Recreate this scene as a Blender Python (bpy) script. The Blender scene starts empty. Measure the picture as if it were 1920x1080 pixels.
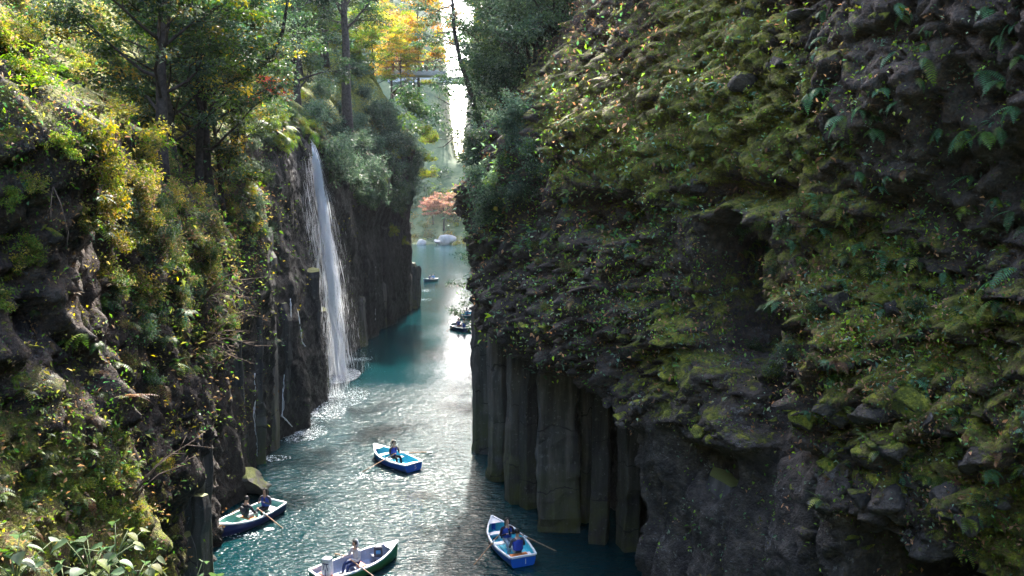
import bpy, bmesh, math, random
import numpy as np
from mathutils import Vector, Matrix, Quaternion
from mathutils.bvhtree import BVHTree

scene = bpy.context.scene
col = scene.collection
R = math.radians
rng = np.random.default_rng(7)
random.seed(7)

# ---------------------------------------------------------------- camera, sky, sun, exposure
CAM_H = 12.6
PITCH = R(6.5)
LENS = 28.0
FPX = 1920 * LENS / 36.0
cam_d = bpy.data.cameras.new('camera')
cam_d.lens = LENS
cam_d.sensor_width = 36.0
cam_d.clip_start = 0.1
cam_d.clip_end = 3000
cam = bpy.data.objects.new('camera', cam_d)
cam.location = (0, 0, CAM_H)
cam.rotation_euler = (R(90) - PITCH, 0, 0)
col.objects.link(cam)
scene.camera = cam

SUN_AZ, SUN_EL = R(-1.0), R(43.0)
world = bpy.data.worlds.new('World')
scene.world = world
world.use_nodes = True
wn = world.node_tree
bg = wn.nodes['Background']
sky = wn.nodes.new('ShaderNodeTexSky')
sky.sky_type = 'NISHITA'
sky.sun_disc = False
sky.sun_elevation = SUN_EL
sky.sun_rotation = SUN_AZ
sky.dust_density = 3.0
sky.ozone_density = 0.6
sky.air_density = 0.9
wn.links.new(sky.outputs[0], bg.inputs[0])
bg.inputs[1].default_value = 0.15

sd = bpy.data.lights.new('sun', 'SUN')
sd.energy = 2.0
sd.angle = R(0.53)
sd.color = (1.0, 0.95, 0.86)
sun = bpy.data.objects.new('sun', sd)
sdir = Vector((math.sin(SUN_AZ) * math.cos(SUN_EL), math.cos(SUN_AZ) * math.cos(SUN_EL), math.sin(SUN_EL)))
sun.rotation_euler = sdir.to_track_quat('Z', 'Y').to_euler()
sun.location = (0, 60, 80)
col.objects.link(sun)

scene.view_settings.view_transform = 'Standard'
scene.view_settings.look = 'None'
scene.view_settings.exposure = 3.4
scene.view_settings.gamma = 1.0
scene.view_settings.use_curve_mapping = False
scene.render.engine = 'CYCLES'
scene.cycles.use_denoising = True
scene.cycles.max_bounces = 7
scene.cycles.diffuse_bounces = 3
scene.cycles.glossy_bounces = 3
scene.cycles.transmission_bounces = 4
scene.cycles.transparent_max_bounces = 10
scene.cycles.volume_bounces = 0
scene.cycles.sample_clamp_direct = 10.0
scene.cycles.sample_clamp_indirect = 0.8
scene.cycles.caustics_reflective = False
scene.cycles.caustics_refractive = False

# ---------------------------------------------------------------- helpers
def ray(px, py):
    u = (px - 960.0) / FPX
    v = -(py - 540.0) / FPX
    return Vector((u, math.cos(PITCH) + v * math.sin(PITCH), -math.sin(PITCH) + v * math.cos(PITCH)))

def on_plane_z(px, py, z=0.0):          # where a ray through the photograph meets a level
    d = ray(px, py)
    t = (z - CAM_H) / d.z
    return Vector((d.x * t, d.y * t, z))

def at_depth(px, py, Y):
    d = ray(px, py)
    t = Y / d.y
    return Vector((d.x * t, Y, CAM_H + d.z * t))

def project(P):                          # world (N,3) -> photograph pixels
    P = np.asarray(P, float)
    x, y, z = P[:, 0], P[:, 1], P[:, 2] - CAM_H
    f = y * math.cos(PITCH) - z * math.sin(PITCH)
    up = y * math.sin(PITCH) + z * math.cos(PITCH)
    f = np.maximum(f, 0.05)
    return 960 + FPX * x / f, 540 - FPX * up / f

def _hash(ix, iy, iz, seed):
    h = (ix.astype(np.int64) * 374761393 + iy.astype(np.int64) * 668265263 + iz.astype(np.int64) * 2147483647 + seed * 1274126177) & 0xFFFFFFFF
    h = ((h ^ (h >> 13)) * 1274126177) & 0xFFFFFFFF
    h = ((h ^ (h >> 16)) * 2246822519) & 0xFFFFFFFF
    return ((h ^ (h >> 15)) & 0xFFFFFF) / float(0xFFFFFF)

def vnoise(P, seed=0):
    P = np.asarray(P, float)
    i = np.floor(P)
    f = P - i
    f = f * f * f * (f * (f * 6 - 15) + 10)
    i = i.astype(np.int64)
    out = 0
    for dx in (0, 1):
        wx = f[:, 0] if dx else 1 - f[:, 0]
        for dy in (0, 1):
            wy = f[:, 1] if dy else 1 - f[:, 1]
            for dz in (0, 1):
                wz = f[:, 2] if dz else 1 - f[:, 2]
                out = out + wx * wy * wz * _hash(i[:, 0] + dx, i[:, 1] + dy, i[:, 2] + dz, seed)
    return out * 2 - 1

def fbm(P, octaves=4, seed=0, gain=0.5):
    P = np.asarray(P, float)
    a, s, out = 1.0, 1.0, 0
    for o in range(octaves):
        out = out + a * vnoise(P * s + 13.7 * o, seed + o)
        a *= gain
        s *= 2.03
    return out

def worley(P, seed=0):
    """F1, F2, cell random, offset to the cell's centre"""
    P = np.asarray(P, float)
    i0 = np.floor(P).astype(np.int64)
    n = len(P)
    F1 = np.full(n, 9e9); F2 = np.full(n, 9e9); cid = np.zeros(n); off = np.zeros((n, 3))
    for dx in (-1, 0, 1):
        for dy in (-1, 0, 1):
            for dz in (-1, 0, 1):
                c = i0 + np.array((dx, dy, dz))
                r = np.stack([_hash(c[:, 0], c[:, 1], c[:, 2], seed + k) for k in range(3)], 1)
                q = c + r - P
                d = (q * q).sum(1)
                closer = d < F1
                F2 = np.where(closer, F1, np.minimum(F2, d))
                F1 = np.where(closer, d, F1)
                cid = np.where(closer, _hash(c[:, 0], c[:, 1], c[:, 2], seed + 9), cid)
                off[closer] = q[closer]
    return np.sqrt(F1), np.sqrt(F2), cid, off

def sstep(a, b, x):
    t = np.clip((x - a) / (b - a), 0, 1)
    return t * t * (3 - 2 * t)

def poly_sd(x, y, poly):
    """signed distance to a polygon, positive inside"""
    poly = np.asarray(poly, float)
    n = len(poly)
    d = np.full(x.shape, 1e9)
    inside = np.zeros(x.shape, bool)
    for k in range(n):
        ax, ay = poly[k]; bx, by = poly[(k + 1) % n]
        ex, ey = bx - ax, by - ay
        L = ex * ex + ey * ey + 1e-12
        t = np.clip(((x - ax) * ex + (y - ay) * ey) / L, 0, 1)
        d = np.minimum(d, np.hypot(x - ax - t * ex, y - ay - t * ey))
        cond = ((ay > y) != (by > y)) & (x < ex * (y - ay) / (ey if abs(ey) > 1e-9 else 1e-9) + ax)
        inside ^= cond
    return np.where(inside, d, -d)

def mk_mesh(name, V, F, mats=(), smooth=True, attrs=None, fmat=None):
    V = np.asarray(V, np.float32); F = np.asarray(F, np.int32)
    me = bpy.data.meshes.new(name)
    me.vertices.add(len(V)); me.vertices.foreach_set('co', V.ravel())
    k = F.shape[1]
    me.loops.add(F.size); me.loops.foreach_set('vertex_index', F.ravel())
    me.polygons.add(len(F))
    me.polygons.foreach_set('loop_start', np.arange(0, F.size, k, dtype=np.int32))
    me.polygons.foreach_set('use_smooth', np.full(len(F), smooth))
    if fmat is not None:
        me.polygons.foreach_set('material_index', np.asarray(fmat, np.int32))
    for an, av in (attrs or {}).items():
        av = np.asarray(av, np.float32)
        if av.ndim == 2:
            a = me.attributes.new(an, 'FLOAT_COLOR', 'POINT')
            if av.shape[1] == 3:
                av = np.concatenate([av, np.ones((len(av), 1), np.float32)], 1)
            a.data.foreach_set('color', av.ravel())
        else:
            a = me.attributes.new(an, 'FLOAT', 'POINT')
            a.data.foreach_set('value', av)
    me.update(calc_edges=True)
    me.validate()
    for m in mats:
        me.materials.append(m)
    return me

def obj(name, me, parent=None, loc=None, rot=None, scale=None):
    o = bpy.data.objects.new(name, me)
    col.objects.link(o)
    if parent is not None:
        o.parent = parent
    if loc is not None:
        o.location = loc
    if rot is not None:
        o.rotation_euler = rot
    if scale is not None:
        o.scale = scale
    return o

def tag(o, label=None, cat=None, group=None, kind=None):
    if label: o['label'] = label
    if cat: o['category'] = cat
    if group: o['group'] = group
    if kind: o['kind'] = kind
    return o

def thing(name, label, cat, loc=(0, 0, 0), rotz=0.0, group=None):
    o = bpy.data.objects.new(name, None)
    o.empty_display_size = 0.2
    col.objects.link(o)
    o.location = loc
    o.rotation_euler = (0, 0, rotz)
    return tag(o, label, cat, group)

class MB:
    """collects verts and faces (any size) into one mesh"""
    def __init__(s):
        s.v = []; s.f = []; s.m = []
    def add(s, V, F, m=0):
        b = len(s.v)
        s.v += [tuple(p) for p in V]
        s.f += [tuple(b + i for i in f) for f in F]
        s.m += [m] * len(F)
    def box(s, c, size, m=0, rot=None):
        hx, hy, hz = size[0] / 2, size[1] / 2, size[2] / 2
        V = [Vector((x * hx, y * hy, z * hz)) for x in (-1, 1) for y in (-1, 1) for z in (-1, 1)]
        if rot is not None:
            V = [rot @ p for p in V]
        V = [p + Vector(c) for p in V]
        s.add(V, [(0, 1, 3, 2), (4, 6, 7, 5), (0, 4, 5, 1), (2, 3, 7, 6), (0, 2, 6, 4), (1, 5, 7, 3)], m)
    def tube(s, P, r, n=6, m=0, cap=True):
        P = [Vector(p) for p in P]
        if not hasattr(r, '__len__'):
            r = [r] * len(P)
        V = []; F = []
        up = None
        for i, p in enumerate(P):
            t = (P[min(i + 1, len(P) - 1)] - P[max(i - 1, 0)])
            t = t.normalized() if t.length > 1e-9 else Vector((0, 0, 1))
            if up is None:
                up = Vector((0, 0, 1)) if abs(t.z) < 0.9 else Vector((1, 0, 0))
            x = t.cross(up)
            x = x.normalized() if x.length > 1e-6 else t.orthogonal().normalized()
            y = t.cross(x).normalized()
            up = -y if False else up
            for k in range(n):
                a = 2 * math.pi * k / n
                V.append(p + (x * math.cos(a) + y * math.sin(a)) * r[i])
        for i in range(len(P) - 1):
            for k in range(n):
                a = i * n + k; b = i * n + (k + 1) % n
                F.append((a, b, b + n, a + n))
        if cap:
            F.append(tuple(range(n - 1, -1, -1)))
            F.append(tuple((len(P) - 1) * n + k for k in range(n)))
        s.add(V, F, m)
    def mesh(s, name, mats, smooth=False):
        me = bpy.data.meshes.new(name)
        me.from_pydata(s.v, [], s.f)
        for m in mats:
            me.materials.append(m)
        me.polygons.foreach_set('material_index', s.m)
        me.polygons.foreach_set('use_smooth', [smooth] * len(s.f))
        me.update()
        return me
    def build(s, name, mats, parent=None, smooth=False, **kw):
        if not isinstance(mats, (list, tuple)):
            mats = [mats]
        return obj(name, s.mesh(name, mats, smooth), parent, **kw)

# ---------------------------------------------------------------- materials
def new_mat(name):
    m = bpy.data.materials.new(name)
    m.use_nodes = True
    nt = m.node_tree
    return m, nt, nt.nodes['Principled BSDF'], nt.nodes['Material Output']

class NT:
    def __init__(s, nt):
        s.nt = nt
    def n(s, t, **kw):
        o = s.nt.nodes.new(t)
        for k, v in kw.items():
            setattr(o, k, v)
        return o
    def l(s, a, b):
        s.nt.links.new(a, b)
    def val(s, sock, v):
        if hasattr(v, 'is_linked') or isinstance(v, bpy.types.NodeSocket):
            s.l(v, sock)
        else:
            sock.default_value = v
    def math(s, op, a, b=0.0, c=None, clamp=False):
        o = s.n('ShaderNodeMath', operation=op, use_clamp=clamp)
        s.val(o.inputs[0], a); s.val(o.inputs[1], b)
        if c is not None:
            s.val(o.inputs[2], c)
        return o.outputs[0]
    def noise(s, vec, scale, detail=4, rough=0.55, dist=0.0):
        o = s.n('ShaderNodeTexNoise')
        s.l(vec, o.inputs['Vector'])
        o.inputs['Scale'].default_value = scale
        o.inputs['Detail'].default_value = detail
        o.inputs['Roughness'].default_value = rough
        o.inputs['Distortion'].default_value = dist
        return o.outputs['Fac']
    def voro(s, vec, scale, feature='F1'):
        o = s.n('ShaderNodeTexVoronoi', feature=feature)
        s.l(vec, o.inputs['Vector'])
        o.inputs['Scale'].default_value = scale
        return o.outputs['Distance']
    def ramp(s, fac, stops):
        o = s.n('ShaderNodeValToRGB')
        el = o.color_ramp.elements
        while len(el) < len(stops):
            el.new(0.5)
        for e, (p, c) in zip(el, stops):
            e.position = p
            e.color = (*c, 1) if len(c) == 3 else c
        s.l(fac, o.inputs[0])
        return o.outputs[0]
    def mix(s, fac, a, b):
        o = s.n('ShaderNodeMix', data_type='RGBA')
        s.val(o.inputs[0], fac)
        s.val(o.inputs[6], a if not isinstance(a, tuple) else (*a, 1))
        s.val(o.inputs[7], b if not isinstance(b, tuple) else (*b, 1))
        return o.outputs[2]
    def scalevec(s, vec, sc):
        o = s.n('ShaderNodeMapping')
        s.l(vec, o.inputs[0])
        o.inputs['Scale'].default_value = sc
        return o.outputs[0]

def rock_material(name, painted=True):
    m, nt, bs, out = new_mat(name)
    N = NT(nt)
    geo = N.n('ShaderNodeNewGeometry')
    pos = geo.outputs['Position']
    sep = N.n('ShaderNodeSeparateXYZ'); N.l(geo.outputs['Normal'], sep.inputs[0])
    nz = sep.outputs[2]
    big = N.noise(pos, 0.5, 5)
    mid = N.noise(pos, 3.2, 6, 0.62)
    fine = N.noise(pos, 17.0, 5, 0.65)
    streak = N.noise(N.scalevec(pos, (2.6, 2.6, 0.22)), 1.6, 5)
    base = N.ramp(mid, [(0.25, (0.02, 0.018, 0.018)), (0.5, (0.062, 0.056, 0.052)), (0.72, (0.15, 0.135, 0.12))])
    tint = N.mix(big, (0.66, 0.64, 0.64), (1.12, 1.02, 0.9))
    mul = N.n('ShaderNodeMix', data_type='RGBA', blend_type='MULTIPLY')
    mul.inputs[0].default_value = 1.0
    N.l(base, mul.inputs[6]); N.l(tint, mul.inputs[7])
    c = mul.outputs[2]
    c = N.mix(N.ramp(streak, [(0.5, (0, 0, 0)), (0.72, (0.55, 0.55, 0.55))]), c, (0.03, 0.028, 0.026))
    if painted:
        moss = N.n('ShaderNodeAttribute', attribute_name='moss').outputs['Fac']
        wet = N.n('ShaderNodeAttribute', attribute_name='wet').outputs['Fac']
        lit = N.n('ShaderNodeAttribute', attribute_name='litter').outputs['Fac']
    else:
        oi = N.n('ShaderNodeObjectInfo')
        moss = N.math('MULTIPLY', oi.outputs['Random'], 0.62)
        wet = None; lit = None
    # pale lichen
    lich = N.math('GREATER_THAN', N.math('ADD', N.math('MULTIPLY', N.noise(pos, 1.1, 2), 0.55), N.math('MULTIPLY', N.noise(pos, 9.0, 3), 0.6)), 0.70)
    dots = N.math('LESS_THAN', N.voro(pos, 5.5), 0.13)
    lich = N.math('MAXIMUM', N.math('MULTIPLY', lich, 0.5), N.math('MULTIPLY', dots, N.math('GREATER_THAN', N.noise(pos, 0.9, 2), 0.55)))
    lich = N.math('MULTIPLY', lich, N.ramp(fine, [(0.4, (0, 0, 0)), (0.6, (0.8, 0.8, 0.8))]))
    if wet is not None:
        lich = N.math('MULTIPLY', lich, N.math('SUBTRACT', 1.0, wet, clamp=True))
    c = N.mix(lich, c, (0.30, 0.31, 0.29))
    # moss grows on what faces up and where the wall is painted mossy
    ms = N.math('ADD', N.math('MULTIPLY', moss, 1.5), N.math('MULTIPLY', nz, 0.42))
    ms = N.math('ADD', ms, N.math('MULTIPLY', N.math('SUBTRACT', N.noise(pos, 1.9, 6, 0.66), 0.5), 1.9))
    ms = N.math('ADD', ms, N.math('MULTIPLY', N.math('SUBTRACT', fine, 0.5), 0.9))
    ms = N.ramp(N.math('SUBTRACT', ms, 0.35), [(0.30, (0, 0, 0)), (0.52, (1, 1, 1))])
    mc = N.ramp(N.noise(pos, 5.0, 5, 0.7), [(0.30, (0.022, 0.034, 0.006)), (0.48, (0.14, 0.16, 0.014)), (0.68, (0.44, 0.44, 0.04))])
    mc = N.mix(N.ramp(fine, [(0.35, (0, 0, 0)), (0.7, (0.5, 0.5, 0.5))]), mc, (0.06, 0.085, 0.02))
    c = N.mix(ms, c, mc)
    if lit is not None:
        lf = N.math('MULTIPLY', lit, N.ramp(N.noise(pos, 7.0, 4, 0.7), [(0.42, (0, 0, 0)), (0.55, (1, 1, 1))]))
        lc = N.ramp(N.noise(pos, 21.0, 3, 0.7), [(0.3, (0.035, 0.02, 0.014)), (0.52, (0.12, 0.066, 0.04)), (0.75, (0.26, 0.16, 0.10))])
        c = N.mix(lf, c, lc)
        dark = N.n('ShaderNodeMix', data_type='RGBA', blend_type='MULTIPLY')
        N.l(wet, dark.inputs[0]); N.l(c, dark.inputs[6]); dark.inputs[7].default_value = (0.09, 0.10, 0.12, 1)
        c = dark.outputs[2]
        rough = N.math('SUBTRACT', 0.9, N.math('MULTIPLY', wet, 0.3))
        N.l(rough, bs.inputs['Roughness'])
    else:
        bs.inputs['Roughness'].default_value = 0.9
    bs.inputs['Specular IOR Level'].default_value = 0.35
    N.l(c, bs.inputs['Base Color'])
    h = N.math('ADD', N.math('MULTIPLY', mid, 0.7), N.math('MULTIPLY', fine, 0.55))
    h = N.math('ADD', h, N.math('MULTIPLY', N.voro(pos, 7.0, 'DISTANCE_TO_EDGE'), 0.18))
    h = N.math('ADD', h, N.math('MULTIPLY', N.math('MULTIPLY', ms, N.noise(pos, 38.0, 3, 0.7)), 0.3))
    b = N.n('ShaderNodeBump')
    b.inputs['Strength'].default_value = 1.0
    b.inputs['Distance'].default_value = 0.26
    N.l(h, b.inputs['Height'])
    N.l(b.outputs[0], bs.inputs['Normal'])
    return m

def leaf_material(name, trans=0.42, gloss=0.32, hue=0.04, val=0.35):
    m, nt, bs, out = new_mat(name)
    N = NT(nt)
    a = N.n('ShaderNodeAttribute', attribute_name='col')
    oi = N.n('ShaderNodeObjectInfo')
    hs = N.n('ShaderNodeHueSaturation')
    N.l(a.outputs['Color'], hs.inputs['Color'])
    N.l(N.math('ADD', 0.5 - hue / 2, N.math('MULTIPLY', oi.outputs['Random'], hue)), hs.inputs['Hue'])
    N.l(N.math('ADD', 1.0 - val / 2, N.math('MULTIPLY', oi.outputs['Random'], val)), hs.inputs['Value'])
    c = hs.outputs[0]
    N.l(c, bs.inputs['Base Color'])
    bs.inputs['Roughness'].default_value = 0.5
    bs.inputs['Specular IOR Level'].default_value = gloss
    tr = N.n('ShaderNodeBsdfTranslucent')
    sat = N.n('ShaderNodeHueSaturation'); sat.inputs['Saturation'].default_value = 1.15; sat.inputs['Value'].default_value = 1.5
    N.l(c, sat.inputs['Color'])
    N.l(sat.outputs[0], tr.inputs[0])
    mx = N.n('ShaderNodeMixShader'); mx.inputs[0].default_value = trans
    N.l(bs.outputs[0], mx.inputs[1]); N.l(tr.outputs[0], mx.inputs[2])
    N.l(mx.outputs[0], out.inputs[0])
    return m

def plain(name, c, rough=0.5, spec=0.5, noise=0.12, nscale=8.0, metal=0.0, bump=0.0):
    m, nt, bs, out = new_mat(name)
    N = NT(nt)
    tc = N.n('ShaderNodeTexCoord')
    f = N.noise(tc.outputs['Object'], nscale, 5, 0.6)
    lo = tuple(max(0, x * (1 - noise * 2)) for x in c)
    hi = tuple(min(1, x * (1 + noise)) for x in c)
    N.l(N.ramp(f, [(0.3, lo), (0.65, hi)]), bs.inputs['Base Color'])
    bs.inputs['Roughness'].default_value = rough
    bs.inputs['Specular IOR Level'].default_value = spec
    bs.inputs['Metallic'].default_value = metal
    if bump:
        b = N.n('ShaderNodeBump'); b.inputs['Strength'].default_value = bump; b.inputs['Distance'].default_value = 0.02
        N.l(f, b.inputs['Height']); N.l(b.outputs[0], bs.inputs['Normal'])
    return m

M_ROCK = rock_material('gorge_rock', True)
M_STONE = rock_material('loose_stone', False)
M_LEAF = leaf_material('leaf', 0.45, 0.3)
M_LEAFD = leaf_material('glossy_leaf', 0.42, 0.4)
M_BARK = plain('bark', (0.045, 0.036, 0.03), 0.9, 0.2, 0.35, 6.0, bump=0.8)
M_TWIG = plain('twig', (0.16, 0.115, 0.085), 0.85, 0.2, 0.3, 9.0)

def column_material():
    m, nt, bs, out = new_mat('column_rock')
    N = NT(nt)
    geo = N.n('ShaderNodeNewGeometry')
    pos = geo.outputs['Position']
    oi = N.n('ShaderNodeObjectInfo')
    sp = N.n('ShaderNodeSeparateXYZ'); N.l(pos, sp.inputs[0])
    streak = N.noise(N.scalevec(pos, (3.2, 3.2, 0.3)), 1.2, 6, 0.6)
    fine = N.noise(pos, 15.0, 5, 0.66)
    c = N.ramp(N.math('ADD', streak, N.math('MULTIPLY', N.math('SUBTRACT', oi.outputs['Random'], 0.5), 0.28)), [(0.28, (0.018, 0.017, 0.018)), (0.5, (0.05, 0.047, 0.045)), (0.75, (0.12, 0.11, 0.10))])
    c = N.mix(N.math('MULTIPLY', N.math('GREATER_THAN', N.noise(pos, 6.5, 4, 0.7), 0.62), 0.4), c, (0.2, 0.2, 0.19))
    # damp algae near the water
    al = N.math('SUBTRACT', 1.0, N.math('MULTIPLY', sp.outputs[2], 0.28), clamp=True)
    al = N.math('MULTIPLY', al, N.ramp(N.noise(pos, 1.4, 5, 0.6), [(0.35, (0, 0, 0)), (0.62, (1, 1, 1))]))
    c = N.mix(al, c, (0.06, 0.068, 0.018))
    nsep = N.n('ShaderNodeSeparateXYZ'); N.l(geo.outputs['Normal'], nsep.inputs[0])
    top = N.ramp(N.math('ADD', nsep.outputs[2], N.math('MULTIPLY', N.math('SUBTRACT', fine, 0.5), 0.6)), [(0.45, (0, 0, 0)), (0.7, (1, 1, 1))])
    c = N.mix(top, c, (0.12, 0.13, 0.035))
    jn = N.math('FRACT', N.math('ADD', N.math('MULTIPLY', sp.outputs[2], 0.42), N.math('ADD', N.math('MULTIPLY', oi.outputs['Random'], 7.0), N.math('MULTIPLY', N.noise(pos, 1.1, 3), 0.5))))
    joint = N.math('LESS_THAN', jn, 0.022)
    c = N.mix(N.math('MULTIPLY', joint, 0.8), c, (0.008, 0.008, 0.008))
    N.l(c, bs.inputs['Base Color'])
    bs.inputs['Roughness'].default_value = 0.72
    bs.inputs['Specular IOR Level'].default_value = 0.4
    b = N.n('ShaderNodeBump'); b.inputs['Strength'].default_value = 0.7; b.inputs['Distance'].default_value = 0.07
    N.l(N.math('SUBTRACT', N.math('ADD', N.math('MULTIPLY', streak, 0.8), N.math('MULTIPLY', fine, 0.5)), N.math('MULTIPLY', joint, 0.6)), b.inputs['Height'])
    N.l(b.outputs[0], bs.inputs['Normal'])
    return m
M_COL = column_material()

# what grows where on the two walls: 16 x 9 cells of 120 photograph pixels (0 none .. 9 full)
def grid(s):
    return np.array([[int(ch) for ch in r] for r in s.split()], float) / 9.0
MOSS = grid('''
3333333343683211
3443333357796211
3333222248786311
2233113312325521
2223101111264753
2133000011614556
5422000011321664
6632000021111366
6662000032110016''')
PLANT = grid('''
9996555365332322
9997688645455321
2098458776544411
3099115887546322
1098102778538743
0075000445616764
8662000011313664
9850000000111355
9940000000010016''')
LITTER = grid('''
4333333378644333
2333333358444443
3332333234443322
4234112223225422
4334101134346423
3333000024236644
4433000012123665
6543000000011455
7754000000000014''')
WET = grid('''
0000000000000000
0000000011100000
0000888000000000
0000999420000000
1000999730000000
1110999941000000
1113999922100000
0004999922110000
0004999922110000''')
def sample(G, px, py):
    x = np.clip(np.asarray(px, float) / 120.0 - 0.5, 0, 14.999); y = np.clip(np.asarray(py, float) / 120.0 - 0.5, 0, 7.999)
    i = x.astype(int); j = y.astype(int); fx = x - i; fy = y - j
    return (G[j, i] * (1 - fx) + G[j, i + 1] * fx) * (1 - fy) + (G[j + 1, i] * (1 - fx) + G[j + 1, i + 1] * fx) * fy
# ---------------------------------------------------------------- the two walls of the gorge
def resample(path, spacing):
    P = np.asarray(path, float)
    seg = np.hypot(*np.diff(P, axis=0).T)
    S = np.concatenate([[0], np.cumsum(seg)])
    s = [0.0]
    while s[-1] < S[-1]:
        y = np.interp(s[-1], S, P[:, 1])
        s.append(s[-1] + spacing(y))
    s = np.array(s[:-1])
    def sm(a):
        k = 2.4
        acc = 0; wsum = 0
        for t in np.linspace(-1, 1, 9):
            w = 1 - abs(t) * 0.9
            acc = acc + w * np.interp(np.clip(s + t * k, 0, S[-1]), S, a); wsum += w
        return acc / wsum
    x, y = sm(P[:, 0]), sm(P[:, 1])
    tx, ty = np.gradient(x, s), np.gradient(y, s)
    L = np.hypot(tx, ty)
    return s, x, y, tx / L, ty / L

def sheet(path, spacing, zs, side, disp, name):
    s, x, y, tx, ty = resample(path, spacing)
    nx, ny = (-ty, tx) if side < 0 else (ty, -tx)
    ns, nz = len(s), len(zs)
    S, Z = np.meshgrid(s, zs, indexing='ij')
    Y0 = np.repeat(y, nz); X0 = np.repeat(x, nz)
    d, jz = disp(S.ravel(), Z.ravel(), X0, Y0)
    V = np.stack([X0 + np.repeat(nx, nz) * d, Y0 + np.repeat(ny, nz) * d, Z.ravel() + jz], 1)
    i = np.arange(ns - 1)[:, None] * nz + np.arange(nz - 1)[None, :]
    i = i.ravel()
    F = np.stack([i, i + nz, i + nz + 1, i + 1], 1)
    if side < 0:
        F = F[:, ::-1]
    # flip so that normals look into the gorge
    return V, F, (s, x, y, nx, ny)

# right wall: an almost straight line in plan, overhanging mass above a cave of columns
R_PATH = [(16, -45), (14.5, -3), (8.4, 13), (4.2, 23), (-1.9, 38), (-1.7, 42), (0.8, 50), (0.8, 62), (-1.2, 80), (-3.2, 100), (-5.6, 140), (-7.5, 168), (6, 200), (40, 204)]
R_O = Vector((-1.9, 38)); R_T = (Vector((8.4, 13)) - R_O).normalized()      # towards the camera
R_N = Vector((R_T.y, -R_T.x))                                               # into the gorge
if R_N.x > 0: R_N = -R_N
def rw(px, py, d):
    """photograph pixel -> (distance along the wall from its far corner, height) on the wall moved out by d"""
    r = ray(px, py)
    o = R_O + R_N * d
    # solve r.xy*t = o + R_T*a
    det = r.x * (-R_T.y) - r.y * (-R_T.x)
    t = (o.x * (-R_T.y) - o.y * (-R_T.x)) / det
    a = (r.x * o.y - r.y * o.x) / det
    return (a, CAM_H + r.z * t)
def rpoly(pts, d):
    return [rw(px, py, d) for px, py in pts]

FR = 1.5
R_CAVE = rpoly([(700, 560), (860, 592), (905, 612), (960, 640), (1005, 688), (1060, 716), (1130, 745), (1190, 778), (1222, 806), (1218, 900), (1212, 1080), (1205, 1350), (700, 1350)], FR)
R_NICHE = rpoly([(1285, 440), (1300, 395), (1350, 372), (1405, 420), (1425, 480), (1420, 580), (1412, 660), (1395, 730), (1310, 690), (1288, 540)], FR)
R_FACE = rpoly([(1385, 600), (1420, 560), (1480, 640), (1500, 740), (1490, 830), (1430, 850), (1395, 760)], FR)
R_NOTCH1 = rpoly([(1065, 372), (1130, 350), (1195, 380), (1215, 430), (1150, 470), (1085, 430)], FR)
R_NOTCH2 = rpoly([(1245, 340), (1300, 322), (1400, 330), (1475, 345), (1480, 385), (1400, 395), (1330, 372), (1270, 385)], FR)
R_LOWCAVE = rpoly([(1545, 940), (1590, 975), (1660, 1000), (1740, 1022), (1800, 1050), (1830, 1300), (1560, 1300), (1560, 1080)], FR + 0.3)
R_SLOT = rpoly([(1285, 828), (1330, 812), (1368, 838), (1366, 900), (1340, 960), (1300, 900)], FR)
R_RUBBLE = rpoly([(1490, 600), (1600, 500), (1750, 560), (1920, 500), (2300, 500), (2300, 1080), (1850, 1080), (1740, 1020), (1590, 970), (1500, 830)], FR)
R_LUMPS = rpoly([(1000, 440), (1080, 420), (1220, 460), (1300, 560), (1250, 800), (1190, 770), (1060, 710), (1000, 670)], FR)
R_MOSSY = rpoly([(1010, 120), (1200, 60), (1300, -80), (1500, -80), (1560, 200), (1480, 350), (1250, 330), (1080, 360), (1000, 300)], FR)
R_LOWFACE = rpoly([(1216, 800), (1300, 800), (1400, 830), (1500, 840), (1560, 940), (1560, 1400), (1206, 1400)], FR)
R_LITTERBENCH = rpoly([(1050, 60), (1110, 0), (1240, -40), (1220, 60), (1110, 130), (1040, 170)], FR - 0.6)

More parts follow.
